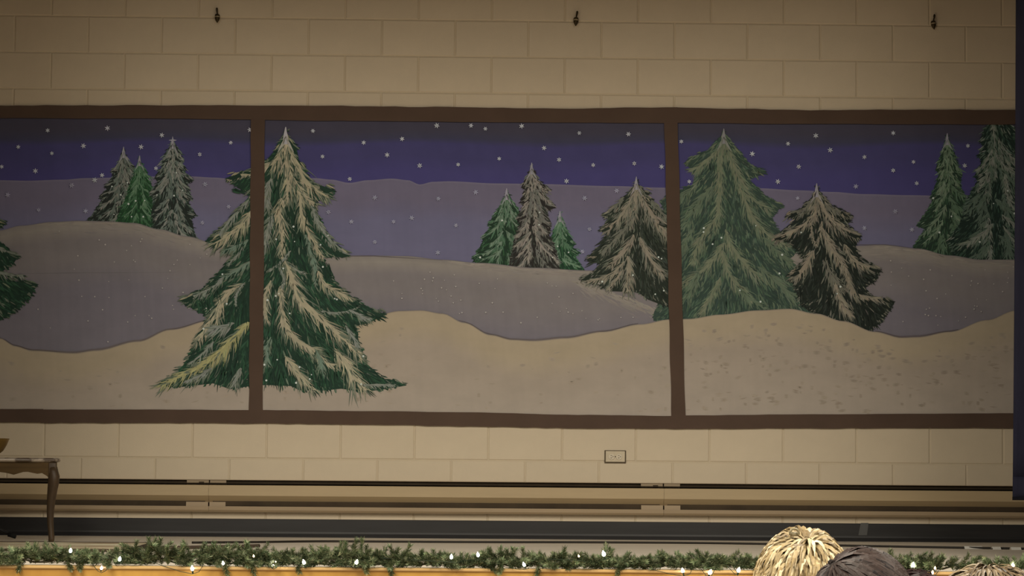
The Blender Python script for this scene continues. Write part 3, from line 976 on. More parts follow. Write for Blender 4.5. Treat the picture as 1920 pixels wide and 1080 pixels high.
# ---- falling snow
FLK = [(90, 245), (202, 241), (35, 276), (98, 288), (157, 274), (4, 313), (67, 321), (304, 254), (265, 276), (433, 268), (375, 290), (469, 244), (192, 329), (178, 338), (135, 348), (293, 316), (73, 394), (161, 396), (385, 346),
       (429, 388), (380, 418), (15, 366), (587, 246), (682, 268), (754, 261), (605, 294), (726, 291), (656, 336), (787, 311), (859, 309), (819, 236), (703, 371), (822, 373), (616, 398), (659, 416), (738, 416), (772, 409), (855, 423),
       (703, 454), (821, 474), (883, 236), (910, 242), (978, 237), (936, 298), (1020, 278), (1048, 300), (1112, 310), (1062, 340), (1086, 250), (1178, 252), (1189, 307), (1240, 313), (892, 361), (1096, 372), (1156, 358), (1105, 430),
       (1092, 472), (1277, 266), (1292, 341), (1410, 289), (1458, 341), (1477, 270), (1497, 313), (1529, 255), (1556, 282), (1604, 350), (1620, 295), (1674, 250), (1674, 320), (1712, 304), (1718, 344), (1814, 274), (1808, 311),
       (1495, 372), (1678, 397), (1620, 428), (1709, 431), (1961, 260), (-30, 250), (-60, 300)]
CUR['y'] -= 0.0001
fk = Paint(CUR['y'] - 0.0004, 51)
fc, fl_ = pig((152, 148, 156), 290), pig((135, 130, 138), 420)
for (u, v) in FLK:
    c = fc if v < 345 else fl_
    R_ = fk.r.uniform(3.8, 5.2)
    a0 = fk.r.uniform(0, 1)
    for k in range(3):
        a = a0 + k * math.pi / 3
        fk.stroke([(u - R_ * math.cos(a), v - R_ * math.sin(a)), (u, v), (u + R_ * math.cos(a), v + R_ * math.sin(a))], 2.6, c, taper=(0.25, 1, 0.25))
dts = [(112, 434), (198, 459), (238, 470), (247, 461), (251, 488), (333, 488), (376, 484), (388, 477), (140, 505), (154, 556), (205, 558), (193, 581), (254, 592), (240, 604), (280, 592), (285, 597), (203, 641), (72, 580), (95, 615),
       (324, 573), (326, 580), (738, 527), (811, 527), (792, 551), (828, 540), (818, 560), (822, 565), (864, 563), (850, 568), (923, 568), (928, 541), (1026, 531), (1048, 557), (1035, 569), (1050, 584), (1074, 588), (1124, 598), (1731, 524), (1784, 517),
       (1670, 535), (1736, 580), (1742, 578), (1734, 590), (1740, 592), (1888, 530), (1756, 560), (1690, 503)]
for i in range(90):
    u = fk.r.choice((fk.r.uniform(10, 400), fk.r.uniform(720, 1200), fk.r.uniform(1660, 1900)))
    v = fk.r.uniform(interp(MID, u) + 12, interp(FRONT, u) - 12)
    if u < 90 and v > 470:
        continue
    dts.append((u, v))
fk.dots(dts, pig((150, 140, 128), 540), 1.15)
o = fk.build('painted_snowflakes', mural)
o['kind'] = 'stuff'
o['label'] = 'white painted snowflakes and specks'
CUR['y'] -= 0.0008

# ---- brown paper window frame taped over the picture
FY = CUR['y'] - 0.0004


def paper_strip(edge_a, edge_b, y, label, seed, lift=0.0):
    """A long paper strip between two wavering edges given in sheet units; its free edge lifts a little."""
    r = random.Random(seed)
    n = len(edge_a)
    th = 0.0006
    V, F = [], []
    for k in (0, 1):
        for i in range(n):
            l = lift * max(0, math.sin(i * 0.9 + seed)) * r.uniform(0.3, 1)
            V.append((edge_a[i], y - k * th))
            V.append((edge_b[i], y - k * th - l))
    uv = [p for p, _ in V]
    ys = np.array([q for _, q in V])
    for i in range(n - 1):
        a = 2 * i
        F.append((2 * n + a, 2 * n + a + 1, 2 * n + a + 3, 2 * n + a + 2))
        F.append((a, a + 2, a + 3, a + 1))
        F.append((a, 2 * n + a, 2 * n + a + 2, a + 2))
        F.append((a + 1, a + 3, 2 * n + a + 3, 2 * n + a + 1))
    F.append((0, 1, 2 * n + 1, 2 * n))
    e = 2 * n - 2
    F.append((e, 2 * n + e, 2 * n + e + 1, e + 1))
    o = obj('border_strip', sheet_pts(uv, ys), F, BROWN, mural)
    o['label'] = label
    return o


def rough_edge(pts, u0, u1, step, amp, seed):
    r = random.Random(seed)
    return [(u, interp(pts, u) + r.uniform(-amp, amp)) for u in [u0 + (u1 - u0) * i / step for i in range(step + 1)]]


TOPE = [(U0, 199), (300, 198), (600, 199), (820, 201), (1050, 204), (1250, 202), (1400, 205), (1500, 207), (1750, 206), (1905, 207), (U1, 208)]
TOPI = [(U0, 222), (0, 222), (300, 223), (640, 227), (1000, 230), (1250, 231), (1500, 233), (1905, 234), (U1, 235)]
BOTI = [(78, 768), (300, 768), (480, 769), (700, 771), (860, 773), (1100, 778), (1258, 780), (1290, 779), (1500, 777), (1905, 775), (U1, 775)]
BOTE = [(78, 793), (300, 793), (480, 794), (700, 796), (860, 799), (1100, 803), (1270, 804), (1500, 803), (1905, 802), (U1, 802)]
paper_strip(rough_edge(TOPE, U0, 1270, 60, 0.7, 1), rough_edge(TOPI, U0, 1270, 60, 0.4, 2), FY, 'long brown paper strip along the top of the mural', 1, 0.001)
paper_strip(rough_edge(TOPE, 1262, U1, 30, 0.7, 3), rough_edge(TOPI, 1262, U1, 30, 0.4, 4), FY - 0.0008, 'brown paper strip along the top right of the mural', 2, 0.001)
paper_strip(rough_edge([(U0, 766), (80, 767)], U0, 82, 12, 0.3, 5), rough_edge([(U0, 791), (80, 792)], U0, 82, 12, 0.5, 6), FY, 'short brown paper strip at the bottom left', 3, 0.002)
paper_strip(rough_edge(BOTI, 76, 1285, 60, 0.3, 7), rough_edge(BOTE, 76, 1285, 60, 0.6, 8), FY - 0.0008, 'long brown paper strip along the bottom of the mural', 4, 0.004)
paper_strip(rough_edge(BOTI, 1262, U1, 30, 0.3, 9), rough_edge(BOTE, 1262, U1, 30, 0.6, 10), FY - 0.0016, 'brown paper strip along the bottom right of the mural', 5, 0.004)


def mullion(l0, l1, r0, r1, v0, v1, label, seed):
    n = 26
    A = [(l0 + (l1 - l0) * i / n + 0.6 * math.sin(i * 1.3 + seed), v0 + (v1 - v0) * i / n) for i in range(n + 1)]
    Bq = [(r0 + (r1 - r0) * i / n + 0.5 * math.sin(i * 0.9 + seed), v0 + (v1 - v0) * i / n) for i in range(n + 1)]
    return paper_strip(Bq, A, FY - 0.0024, label, seed)


mullion(471, 467, 497, 493, 215, 778, 'upright brown paper strip between the left and middle panes', 21)
mullion(1245, 1259, 1270, 1285, 220, 790, 'upright brown paper strip between the middle and right panes', 22)
# ================================================================== baseboard heater along the wall
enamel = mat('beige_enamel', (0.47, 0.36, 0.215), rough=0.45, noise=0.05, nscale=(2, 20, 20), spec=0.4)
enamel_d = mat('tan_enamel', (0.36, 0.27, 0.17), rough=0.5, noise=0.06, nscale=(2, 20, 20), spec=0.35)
slotm = mat('slot_shade', (0.055, 0.038, 0.022), rough=0.8, noise=0.2)  # dark colour stands in for the shade inside the heater
hz = lambda v: at_y(700, v, -0.07).z
Z_TOP, Z_SL, Z_P1, Z_P2, Z_S2, Z_L, Z_B = hz(902.5), hz(911.5), hz(931.5), hz(944.5), hz(951.5), hz(957), hz(962)


def heater(u0, u1, label, splice_l, splice_r):
    x0, x1 = at_y(u0, 930, -0.07).x + 0.0006, at_y(u1, 930, -0.07).x - 0.0006
    xc = (x0 + x1) / 2
    root = empty('baseboard_heater', (xc, 0, Z_B))
    a, b = x0 - xc, x1 - xc
    o = lambda z: z - Z_B

    def part(name, prof, m, xa=a, xb=b):
        mb = MB()
        mb.prism_x([(y, o(z)) for y, z in prof], xa, xb)
        return mb.build(name, m, root)
    # back plate against the wall with its hooked top edge
    part('back_plate', [(-0.0005, Z_B), (-0.004, Z_B), (-0.004, Z_TOP), (-0.0005, Z_TOP)], slotm)
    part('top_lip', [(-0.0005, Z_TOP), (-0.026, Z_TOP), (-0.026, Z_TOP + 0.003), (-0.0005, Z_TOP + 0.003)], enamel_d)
    part('outlet_damper', [(-0.010, Z_SL + 0.010), (-0.060, Z_SL + 0.007), (-0.060, Z_SL + 0.009), (-0.010, Z_SL + 0.012)], slotm)
    # front cover: upright face, then a face that folds back underneath
    part('front_cover', [(-0.072, Z_SL), (-0.076, Z_SL - 0.003), (-0.076, Z_P1 + 0.0005), (-0.030, Z_P2), (-0.028, Z_P2 + 0.002), (-0.072, Z_P1 + 0.002), (-0.0725, Z_SL - 0.004)], enamel)
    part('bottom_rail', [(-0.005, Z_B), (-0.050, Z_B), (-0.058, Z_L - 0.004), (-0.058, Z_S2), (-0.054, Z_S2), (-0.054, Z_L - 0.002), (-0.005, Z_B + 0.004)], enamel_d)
    fin = MB()
    fin.prism_x([(-0.014, Z_S2 - 0.002), (-0.040, Z_S2 - 0.002), (-0.040, Z_SL - 0.002), (-0.014, Z_SL - 0.002)], a + 0.02, b - 0.02)
    fin.v = [v - Vector((0, 0, Z_B)) for v in fin.v]
    fin.build('fin_core', slotm, root)
    for k, w in splice_l + splice_r:
        xa = (a + k) if k >= 0 else (b + k)
        sp = MB()
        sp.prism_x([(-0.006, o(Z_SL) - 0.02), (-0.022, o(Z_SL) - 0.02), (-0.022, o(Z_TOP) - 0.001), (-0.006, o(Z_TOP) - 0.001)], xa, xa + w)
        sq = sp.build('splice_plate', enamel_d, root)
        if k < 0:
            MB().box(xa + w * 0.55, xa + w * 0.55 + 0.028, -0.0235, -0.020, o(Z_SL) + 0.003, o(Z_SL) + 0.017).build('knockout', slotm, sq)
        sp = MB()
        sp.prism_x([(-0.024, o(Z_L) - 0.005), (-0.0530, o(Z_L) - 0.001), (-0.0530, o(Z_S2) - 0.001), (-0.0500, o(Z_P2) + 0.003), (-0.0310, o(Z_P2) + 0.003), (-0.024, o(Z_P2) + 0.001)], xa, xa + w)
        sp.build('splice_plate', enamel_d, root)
    tag(root, label, 'heater')
    return root


s1 = (421 - 391) / 341
s2 = (391 - 349) / 341
heater(-420, 391, 'left length of the beige baseboard heater, behind the table leg', [], [(-s2, s2 - 0.003)])
heater(391, 1245, 'middle length of the beige baseboard heater, between its two joints', [(0.003, s1)], [(-s2, s2 - 0.003)])
heater(1245, 2200, 'right length of the beige baseboard heater, running behind the curtain', [(0.003, s1)], [])

# ================================================================== outlet
op = at_y(1153.5, 856.3)
ow, oh = 0.114, 0.0655
ot = empty('wall_outlet', (op.x, 0, op.z))
MB().box(-ow / 2 - 0.002, ow / 2 + 0.002, -0.006, 0.001, -oh / 2 - 0.003, oh / 2 + 0.002).build('back_box', mat('outlet_box', (0.10, 0.075, 0.045), rough=0.7, noise=0.2), ot)
plate_m = mat('ivory_plate', (0.60, 0.51, 0.37), rough=0.4, noise=0.06, nscale=(30, 30, 30), spec=0.5)
MB().box(-ow / 2 + 0.004, ow / 2 - 0.004, -0.0125, -0.004, -oh / 2 + 0.004, oh / 2 - 0.002, bev=0.002).build('cover_plate', plate_m, ot)
dk_m = mat('socket_dark', (0.06, 0.045, 0.03), rough=0.7, noise=0.1)
for s in (-1, 1):
    rc = MB()
    rc.lathe([(0.0005, 0.0), (0.0165, 0.0), (0.0175, 0.0015), (0.0175, 0.004)], 20, (s * 0.0205, -0.0165, 0), axis='Y')
    r_ = rc.build('receptacle', mat('ivory_socket', (0.66, 0.58, 0.45), rough=0.35, noise=0.05, spec=0.5), ot)
    sl = MB()
    for dz in (-0.0062, 0.0062):
        sl.box(s * 0.0205 - 0.006, s * 0.0205 + 0.002, -0.0172, -0.0160, dz - 0.0013, dz + 0.0013)
    sl.box(s * 0.0205 + 0.006, s * 0.0205 + 0.010, -0.0172, -0.0160, -0.002, 0.002)
    sl.build('slots', dk_m, r_)
MB().lathe([(0.0004, 0), (0.003, 0.0004), (0.0034, 0.002)], 12, (0, -0.0140, 0), axis='Y').build('screw', dk_m, ot)
tag(ot, 'ivory duplex wall outlet mounted sideways in a dark box', 'outlet')

# ================================================================== hooks high on the wall
brass = mat('dark_bronze', (0.055, 0.038, 0.016), rough=0.45, noise=0.3, nscale=(60, 60, 60), metal=0.4)
band_m = mat('worn_band', (0.30, 0.24, 0.15), rough=0.5, noise=0.2)
cord_m = mat('dark_cord', (0.04, 0.028, 0.012), rough=0.9, noise=0.2)


def hook(u, v, lean, twist, label):
    p = at_y(u, v, -0.03)
    root = empty('acorn_hook', (p.x, -0.03, p.z))
    k = 1 / 341
    # arm from the wall and the short stem hanging from it
    st = MB()
    st.tube([(lean * 0.016, 0.001, 0.047), (lean * 0.016, 0.0, 0.046), (lean * 0.013, 0, 0.034), (lean * 0.007, 0, 0.022), (lean * 0.001, 0, 0.010)], [0.004, 0.0056, 0.0052, 0.0042, 0.0034], 10)
    st.tube([(lean * 0.016, 0.030, 0.042), (lean * 0.016, 0.0, 0.042)], 0.0035, 8)
    st.build('stem', cord_m, root, smooth=True)
    b = MB()
    b.lathe([(0.001, 0.0145), (0.010, 0.013), (0.0135, 0.008), (0.0150, 0.002)], 18, (0, 0, 0))
    b.build('upper_cup', brass, root, smooth=True)
    b = MB()
    b.lathe([(0.0150, 0.002), (0.0153, 0.0), (0.0153, -0.003), (0.0148, -0.005)], 18, (0, 0, 0))
    b.build('band', band_m, root, smooth=True)
    b = MB()
    b.lathe([(0.0148, -0.005), (0.0138, -0.012), (0.011, -0.020), (0.0075, -0.027), (0.004, -0.031), (0.001, -0.036)], 18, (0, 0, 0))
    b.build('lower_cone', brass, root, smooth=True)
    root.rotation_euler = (0, twist, 0)
    tag(root, label, 'hook', 'bronze hooks in a row above the mural')
    return root


hook(407.5, 31, -0.2, 0.0, 'dark bronze acorn hook above the left pane of the mural')
hook(1080, 37, 0.35, 0.03, 'dark bronze acorn hook above the middle pane of the mural')
hook(1750, 43.5, 0.75, -0.12, 'dark bronze acorn hook with a bent stem above the right pane')

# ================================================================== grey patch on the cove base
q0, q1, q2, q3 = [at_y(*p, -0.0052) for p in ((1614, 980.5), (1628.5, 980.5), (1625.5, 1003.5), (1609.5, 1003.5))]
gp = obj('tape_patch', [(q.x - q0.x, y, q.z - q3.z) for y in (0.0, -0.0009) for q in (q0, q1, q2, q3)],
         [(4, 5, 6, 7), (3, 2, 1, 0), (0, 1, 5, 4), (1, 2, 6, 5), (2, 3, 7, 6), (3, 0, 4, 7)], mat('grey_tape', (0.10, 0.10, 0.10), rough=0.5, noise=0.12), loc=(q0.x, -0.0048, q3.z))
tag(gp, 'grey strip of tape stuck upright on the black wall base', 'tape')

# ================================================================== carved table at the left edge
wood = mat('walnut', (0.075, 0.048, 0.027), rough=0.45, noise=0.35, nscale=(30, 30, 4), spec=0.3)
wood2 = mat('walnut_apron', (0.095, 0.058, 0.022), rough=0.6, noise=0.3, nscale=(4, 30, 30), spec=0.15)
marble = mat('mottled_top', (0.46, 0.38, 0.30), rough=0.3, noise=0.85, nscale=(13, 13, 13), dark=(0.11, 0.075, 0.05), spec=0.5)
TF = on_floor(98, 1017)                                   # foot of the near right leg
ang_t = math.atan2(TF.x - CAM.x, TF.y - CAM.y)            # the table stands square to this corner of the hall
TH = 0.424
table = empty('carved_table', (TF.x, TF.y, 0), -ang_t * 0.98)
TL, TD = 1.05, 0.46                                        # length to the left, depth to the back


def cabriole(cx, cy, sx, sy):
    pts = [(0.000, 0.375), (0.006, 0.352), (0.014, 0.328), (0.011, 0.300), (0.003, 0.262), (-0.006, 0.205), (-0.011, 0.15), (-0.010, 0.10), (-0.003, 0.05), (0.002, 0.02), (0.001, 0.0)]
    rad = [0.024, 0.026, 0.029, 0.028, 0.025, 0.021, 0.018, 0.0155, 0.014, 0.0145, 0.015]
    mb = MB()
    mb.tube([(cx + sx * o * 0.6, cy + sy * o * 0.6, z) for o, z in pts], rad, 12)
    mb.box(cx - 0.021, cx + 0.021, cy - 0.021, cy + 0.021, 0.325, 0.402, bev=0.006)
    return mb.build('leg', wood, table, smooth=True)


for cx, sx in ((-0.006, 1), (-TL + 0.006, -1)):
    for cy, sy in ((0.0, -1), (TD, 1)):
        cabriole(cx, cy, sx, sy)


def apron(x0, x1, y, along_x, n):
    """Scalloped board: straight top, wavy lower edge."""
    N = 44
    v = []
    for k in (0, 1):
        for i in range(N + 1):
            t = i / N
            w = 0.5 - 0.5 * math.cos(2 * math.pi * t * n)
            e = min(t, 1 - t)
            z = 0.342 + 0.012 * (abs(math.sin(math.pi * t * n)) ** 0.6) - 0.010 * max(0, math.sin(2 * math.pi * t * n * 2)) - 0.030 * max(0, 1 - e / 0.06) ** 1.5
            x = x0 + (x1 - x0) * t
            d = k * 0.02
            for zz in (z, 0.402):
                v.append((x, y + d, zz) if along_x else (y + d, x, zz))
    f = []
    M = 2 * (N + 1)
    for i in range(N):
        a = 2 * i
        f += [(a, a + 2, a + 3, a + 1), (M + a, M + a + 1, M + a + 3, M + a + 2), (a, M + a, M + a + 2, a + 2), (a + 1, a + 3, M + a + 3, M + a + 1)]
    f += [(0, 1, M + 1, M), (2 * N, M + 2 * N, M + 2 * N + 1, 2 * N + 1)]
    return obj('apron', v, f, wood2, table)


apron(-TL + 0.01, -0.01, -0.018, True, 5)
apron(-TL + 0.01, -0.01, TD - 0.002, True, 5)
apron(0.0, TD, -0.004, False, 2)
apron(0.0, TD, -TL - 0.012, False, 2)
# corner blocks carrying the legs are part of the legs; top with a shaped edge
tp = MB()
nn = 48


def top_ring(off, z):
    out = []
    hx, hy = TL / 2 + 0.028 + off, TD / 2 + 0.036 + off
    for i in range(nn):
        a = 2 * math.pi * i / nn
        c, s = math.cos(a), math.sin(a)
        e = 0.16
        x = hx * math.copysign(abs(c) ** e, c)
        y = hy * math.copysign(abs(s) ** e, s)
        sc = 1 + 0.006 * math.cos(8 * a)
        out.append((-TL / 2 + x * sc, TD / 2 + y * sc, z))
    return out


rings = [top_ring(-0.012, 0.402), top_ring(-0.002, 0.405), top_ring(0.004, 0.411), top_ring(0.002, 0.418), top_ring(-0.010, 0.424)]
v = [p for r in rings for p in r]
f = []
for i in range(len(rings) - 1):
    for k in range(nn):
        f.append((i * nn + k, i * nn + (k + 1) % nn, (i + 1) * nn + (k + 1) % nn, (i + 1) * nn + k))
f += [tuple(reversed(range(nn))), tuple((len(rings) - 1) * nn + k for k in range(nn))]
obj('table_top', v, f, marble, table)
tag(table, 'low carved dark wood table with a curved leg and mottled top', 'table')

# bowl on the table
bw_p = at_y(-36, 860, TF.y + 0.2)
gold = mat('old_gold', (0.30, 0.19, 0.055), rough=0.35, noise=0.25, nscale=(12, 12, 12), metal=0.55)
bl = empty('gold_bowl', (bw_p.x, TF.y + 0.2, TH + 0.0005))
m = MB()
prof = [(0.055, 0.0), (0.058, 0.004), (0.085, 0.012), (0.112, 0.034), (0.130, 0.064), (0.1415, 0.092), (0.1425, 0.0955), (0.138, 0.0955), (0.126, 0.066), (0.108, 0.038), (0.08, 0.017), (0.01, 0.012)]
m.lathe(prof, 40)
m.build('bowl_body', gold, bl, smooth=True)
m = MB()
m.lathe([(0.1385, 0.093), (0.1435, 0.0935), (0.1440, 0.097), (0.1385, 0.0975)], 40)
m.build('rim', mat('gold_rim', (0.26, 0.16, 0.04), rough=0.3, noise=0.2, metal=0.6), bl, smooth=True)
tag(bl, 'round brassy gold bowl standing on the carved table', 'bowl')

# ================================================================== black stand whose foot shows at the left edge
blk = mat('black_steel', (0.014, 0.014, 0.015), rough=0.4, noise=0.15, metal=0.2)
sf = on_floor(29, 1010.5)
ctr = Vector((sf.x - 0.30, sf.y + 0.02, 0))
sr = empty('tripod_stand', ctr)
m = MB()
m.tube([(0, 0, 0.03), (0, 0, 1.15)], 0.012, 10)
m.build('pole', blk, sr, smooth=True)
for k in range(3):
    a = k * 2 * math.pi / 3 - 0.06
    dx, dy = math.cos(a), math.sin(a)
    m = MB()
    m.tube([(dx * 0.01, dy * 0.01, 0.135), (dx * 0.15, dy * 0.15, 0.075), (dx * 0.285, dy * 0.285, 0.018)], 0.0085, 8)
    lg = m.build('leg', blk, sr, smooth=True)
    m = MB()
    m.tube([(dx * 0.262, dy * 0.262, 0.024), (dx * 0.302, dy * 0.302, 0.0125)], 0.0125, 10)
    m.build('rubber_foot', mat('rubber', (0.012, 0.012, 0.012), rough=0.8, noise=0.1), lg, smooth=True)
m = MB()
m.lathe([(0.006, 0.0), (0.02, 0.004), (0.02, 0.05), (0.006, 0.054)], 14, (0, 0, 0.11))
m.build('collar', blk, sr, smooth=True)
tag(sr, 'black tripod stand with one rubber foot showing behind the table', 'stand')

# ================================================================== rug and cables on the stage floor
r0, r1 = on_floor(-60, 1019.5), on_floor(300, 1020.5)
r2, r3 = on_floor(250, 1034.5), on_floor(-60, 1034)
RX0, RX1 = -3.4, (r1.x + r2.x) / 2
RY0, RY1 = (r2.y + r3.y) / 2, (r0.y + r1.y) / 2
rug_m = mat('woven_rug', (0.95, 0.88, 0.66), rough=1.0, noise=0.85, nscale=(2.2, 7.0, 5), dark=(0.55, 0.43, 0.29), spec=0.0, bump=0.3, bscale=120)
rug = empty('woven_rug', ((RX0 + RX1) / 2, (RY0 + RY1) / 2, 0))
hx, hy = (RX1 - RX0) / 2, (RY1 - RY0) / 2
MB().box(-hx + 0.03, hx - 0.03, -hy + 0.04, hy - 0.04, 0.0005, 0.010).build('pile', rug_m, rug)
edge_m = mat('rug_binding', (0.055, 0.036, 0.025), rough=0.9, noise=0.3)
for nm, b in (('front', (-hx, hx, -hy, -hy + 0.045)), ('back', (-hx, hx, hy - 0.045, hy)), ('side', (hx - 0.035, hx, -hy + 0.045, hy - 0.045)), ('side2', (-hx, -hx + 0.035, -hy + 0.045, hy - 0.045))):
    MB().box(*b, 0.0005, 0.012, bev=0.002).build('binding', edge_m, rug)
tag(rug, 'cream and brown streaked rug with a dark binding on the stage floor', 'rug')

cab_m = mat('black_cable', (0.020, 0.016, 0.012), rough=0.5, noise=0.1)


def cable(name, pts, rad, m_, label, cat='cable'):
    P = [on_floor(u, v) for u, v in pts]
    P = smooth_line([tuple(p) for p in P], 6)
    c = Vector(P[0])
    mb = MB()
    mb.tube([(p[0] - c.x, p[1] - c.y, rad + 0.0004) for p in P], rad, 8)
    o = mb.build(name, m_, smooth=True, loc=(c.x, c.y, 0))
    tag(o, label, cat)
    return o


cable('floor_cable', [(360, 1019.4), (480, 1018.5), (600, 1017), (740, 1017.6), (900, 1018.4), (1100, 1018.8), (1300, 1020), (1440, 1022), (1560, 1024.5), (1700, 1027.2), (1800, 1029), (1870, 1030), (1960, 1031.6)], 0.0055, cab_m,
      'long thin dark cable lying across the stage floor')
cable('floor_cable', [(290, 1030.5), (360, 1029.5), (430, 1028), (486, 1026.5)], 0.008, mat('brown_cable', (0.07, 0.048, 0.035), rough=0.6, noise=0.15),
      'short thick brown cable behind the garland at the left')
tape_m = mat('white_tape', (0.82, 0.80, 0.74), rough=0.45, noise=0.03)
for (u0, u1, v, w) in ((1808, 1840, 1029.2, 0.05), (1860, 1875, 1030.2, 0.06), (1895, 1913, 1031.0, 0.05)):
    a, b = on_floor(u0, v), on_floor(u1, v)
    L = b.x - a.x
    m = MB()
    prof = [(-w / 2, 0.0003), (-0.0075, 0.0125), (0.0075, 0.0125), (w / 2, 0.0003), (w / 2, 0.0009), (0.008, 0.0137), (-0.008, 0.0137), (-w / 2, 0.0009)]
    m.prism_x([(y, z) for y, z in prof], 0, L)
    o = m.build('tape_strip', tape_m, loc=(a.x, (a.y + b.y) / 2, 0))
    tag(o, {1808: 'longest white tape strip over the cable at the right', 1860: 'short white tape strip between two others on the cable', 1895: 'white tape strip over the cable nearest the curtain'}[u0], 'tape', 'white tape on the right end of the floor cable')
# ================================================================== pine garland and fairy lights along the stage edge
needle_m = mat('pine_needles', (0.085, 0.135, 0.060), rough=0.5, attr=True, noise=0.15, nscale=(60, 60, 60), spec=0.25, rand=0.30)
twig_m = mat('garland_wire', (0.035, 0.030, 0.015), rough=0.8, noise=0.2)


def sprig_mesh(seed, L):
    """One tinsel sprig: a bent wire stem with flat needles all round, in two greens."""
    r = random.Random(seed)
    V, F, Cc = [], [], []
    bend = r.uniform(-0.5, 0.5)
    b2 = r.uniform(-0.4, 0.4)

    def P(t):
        return Vector((math.sin(bend * t) * L * t * 0.6, math.sin(b2 * t) * L * t * 0.6, L * t))
    n = 3
    for i in range(6):
        p = P(i / 5)
        for k in range(n):
            a = 2 * math.pi * k / n
            V.append(p + Vector((math.cos(a), math.sin(a), 0)) * 0.0012)
            Cc.append((0.05, 0.06, 0.025))
    for i in range(5):
        for k in range(n):
            F.append((i * n + k, i * n + (k + 1) % n, (i + 1) * n + (k + 1) % n, (i + 1) * n + k))
    N = int(L * 2300)
    for j in range(N):
        t = (j + r.random()) / N
        p = P(t)
        d = (P(min(1, t + .05)) - P(t - .05)).normalized()
        a = r.uniform(0, 2 * math.pi)
        side = d.cross(Vector((math.cos(a), math.sin(a), 0.3))).normalized()
        nd = (d * r.uniform(0.45, 1.0) + side).normalized()
        ln = r.uniform(0.018, 0.032) * (1.0 - 0.35 * t)
        wv = nd.cross(d).normalized() * r.uniform(0.0010, 0.0017)
        q = p + nd * ln * 0.55
        e = p + nd * ln + d * 0.003
        m = len(V)
        V += [p - wv * 0.6, p + wv * 0.6, q + wv, q - wv, e]
        F += [(m, m + 1, m + 2, m + 3), (m + 3, m + 2, m + 4)]
        g = r.random()
        c = (0.155, 0.195, 0.098) if g < 0.45 else (0.075, 0.120, 0.054) if g < 0.75 else (0.29, 0.30, 0.17)
        s = r.uniform(0.8, 1.2)
        Cc += [tuple(x * s for x in c)] * 5
    return mesh_data('sprig', V, F, needle_m, colors=Cc)


sprigs = {}
for i in range(5):
    sprigs[i] = [sprig_mesh(100 + i * 7 + k, 0.05 + 0.014 * i) for k in range(3)]

# top of the garland along the stage edge: (u, v) seen from the hall
PROFILE = [(-60, 1025), (0, 1026), (60, 1020), (100, 1030), (130, 1034), (200, 1036), (230, 1026), (250, 1014), (290, 1010), (330, 1022), (385, 1012), (400, 1020), (430, 1024), (470, 1014), (490, 1020), (505, 1044), (525, 1050), (545, 1030), (575, 1040),
           (600, 1022), (625, 1030), (640, 1014), (655, 1022), (665, 1008), (690, 1022), (715, 1040), (740, 1030), (770, 1050), (795, 1030), (820, 1036), (840, 1056), (860, 1048), (885, 1050), (905, 1036), (935, 1026), (980, 1026), (992, 1050), (1020, 1042),
           (1050, 1030), (1085, 1042), (1110, 1044), (1140, 1026), (1165, 1050), (1200, 1050), (1235, 1036), (1265, 1040), (1290, 1052), (1325, 1034), (1345, 1050), (1375, 1062), (1400, 1052), (1420, 1058), (1500, 1048), (1600, 1040), (1660, 1036), (1672, 1030), (1690, 1058),
           (1725, 1042), (1750, 1060), (1790, 1066), (1850, 1062), (1920, 1058), (2000, 1045)]
GY = STAGE_Y + 0.036
gx = lambda u: at_y(u, 1058, GY).x
g0 = empty('pine_garland', (0, GY, 0))
tag(g0, 'green pine garland with small white lights along the front edge of the stage', 'garland')
gr = random.Random(77)
vine = []
for i in range(90):
    u = -80 + i * 24
    vine.append((gx(u), 0.018 * math.sin(i * 0.9) + 0.01 * math.sin(i * 2.3), 0.022 + 0.010 * math.sin(i * 1.7)))
m = MB()
m.tube(vine, 0.004, 6)
m.build('vine', twig_m, g0)
place = []
u = -70.0
while u < 1985:
    top_v = interp(PROFILE, u) + 1
    base = at_y(u, 1064, GY)
    hgt = max(0.02, at_y(u, top_v, GY).z)
    thin = 1.0
    if 1440 < u < 1650:
        thin = 2.2
    if u > 1760:
        thin = 1.9
    place.append((u, hgt, 'up'))
    if gr.random() < 0.85:
        place.append((u + gr.uniform(-6, 6), hgt, 'mid'))
    if gr.random() < 0.30:
        place.append((u + gr.uniform(-6, 6), hgt, 'low'))
    u += gr.uniform(10.5, 16.5) * thin
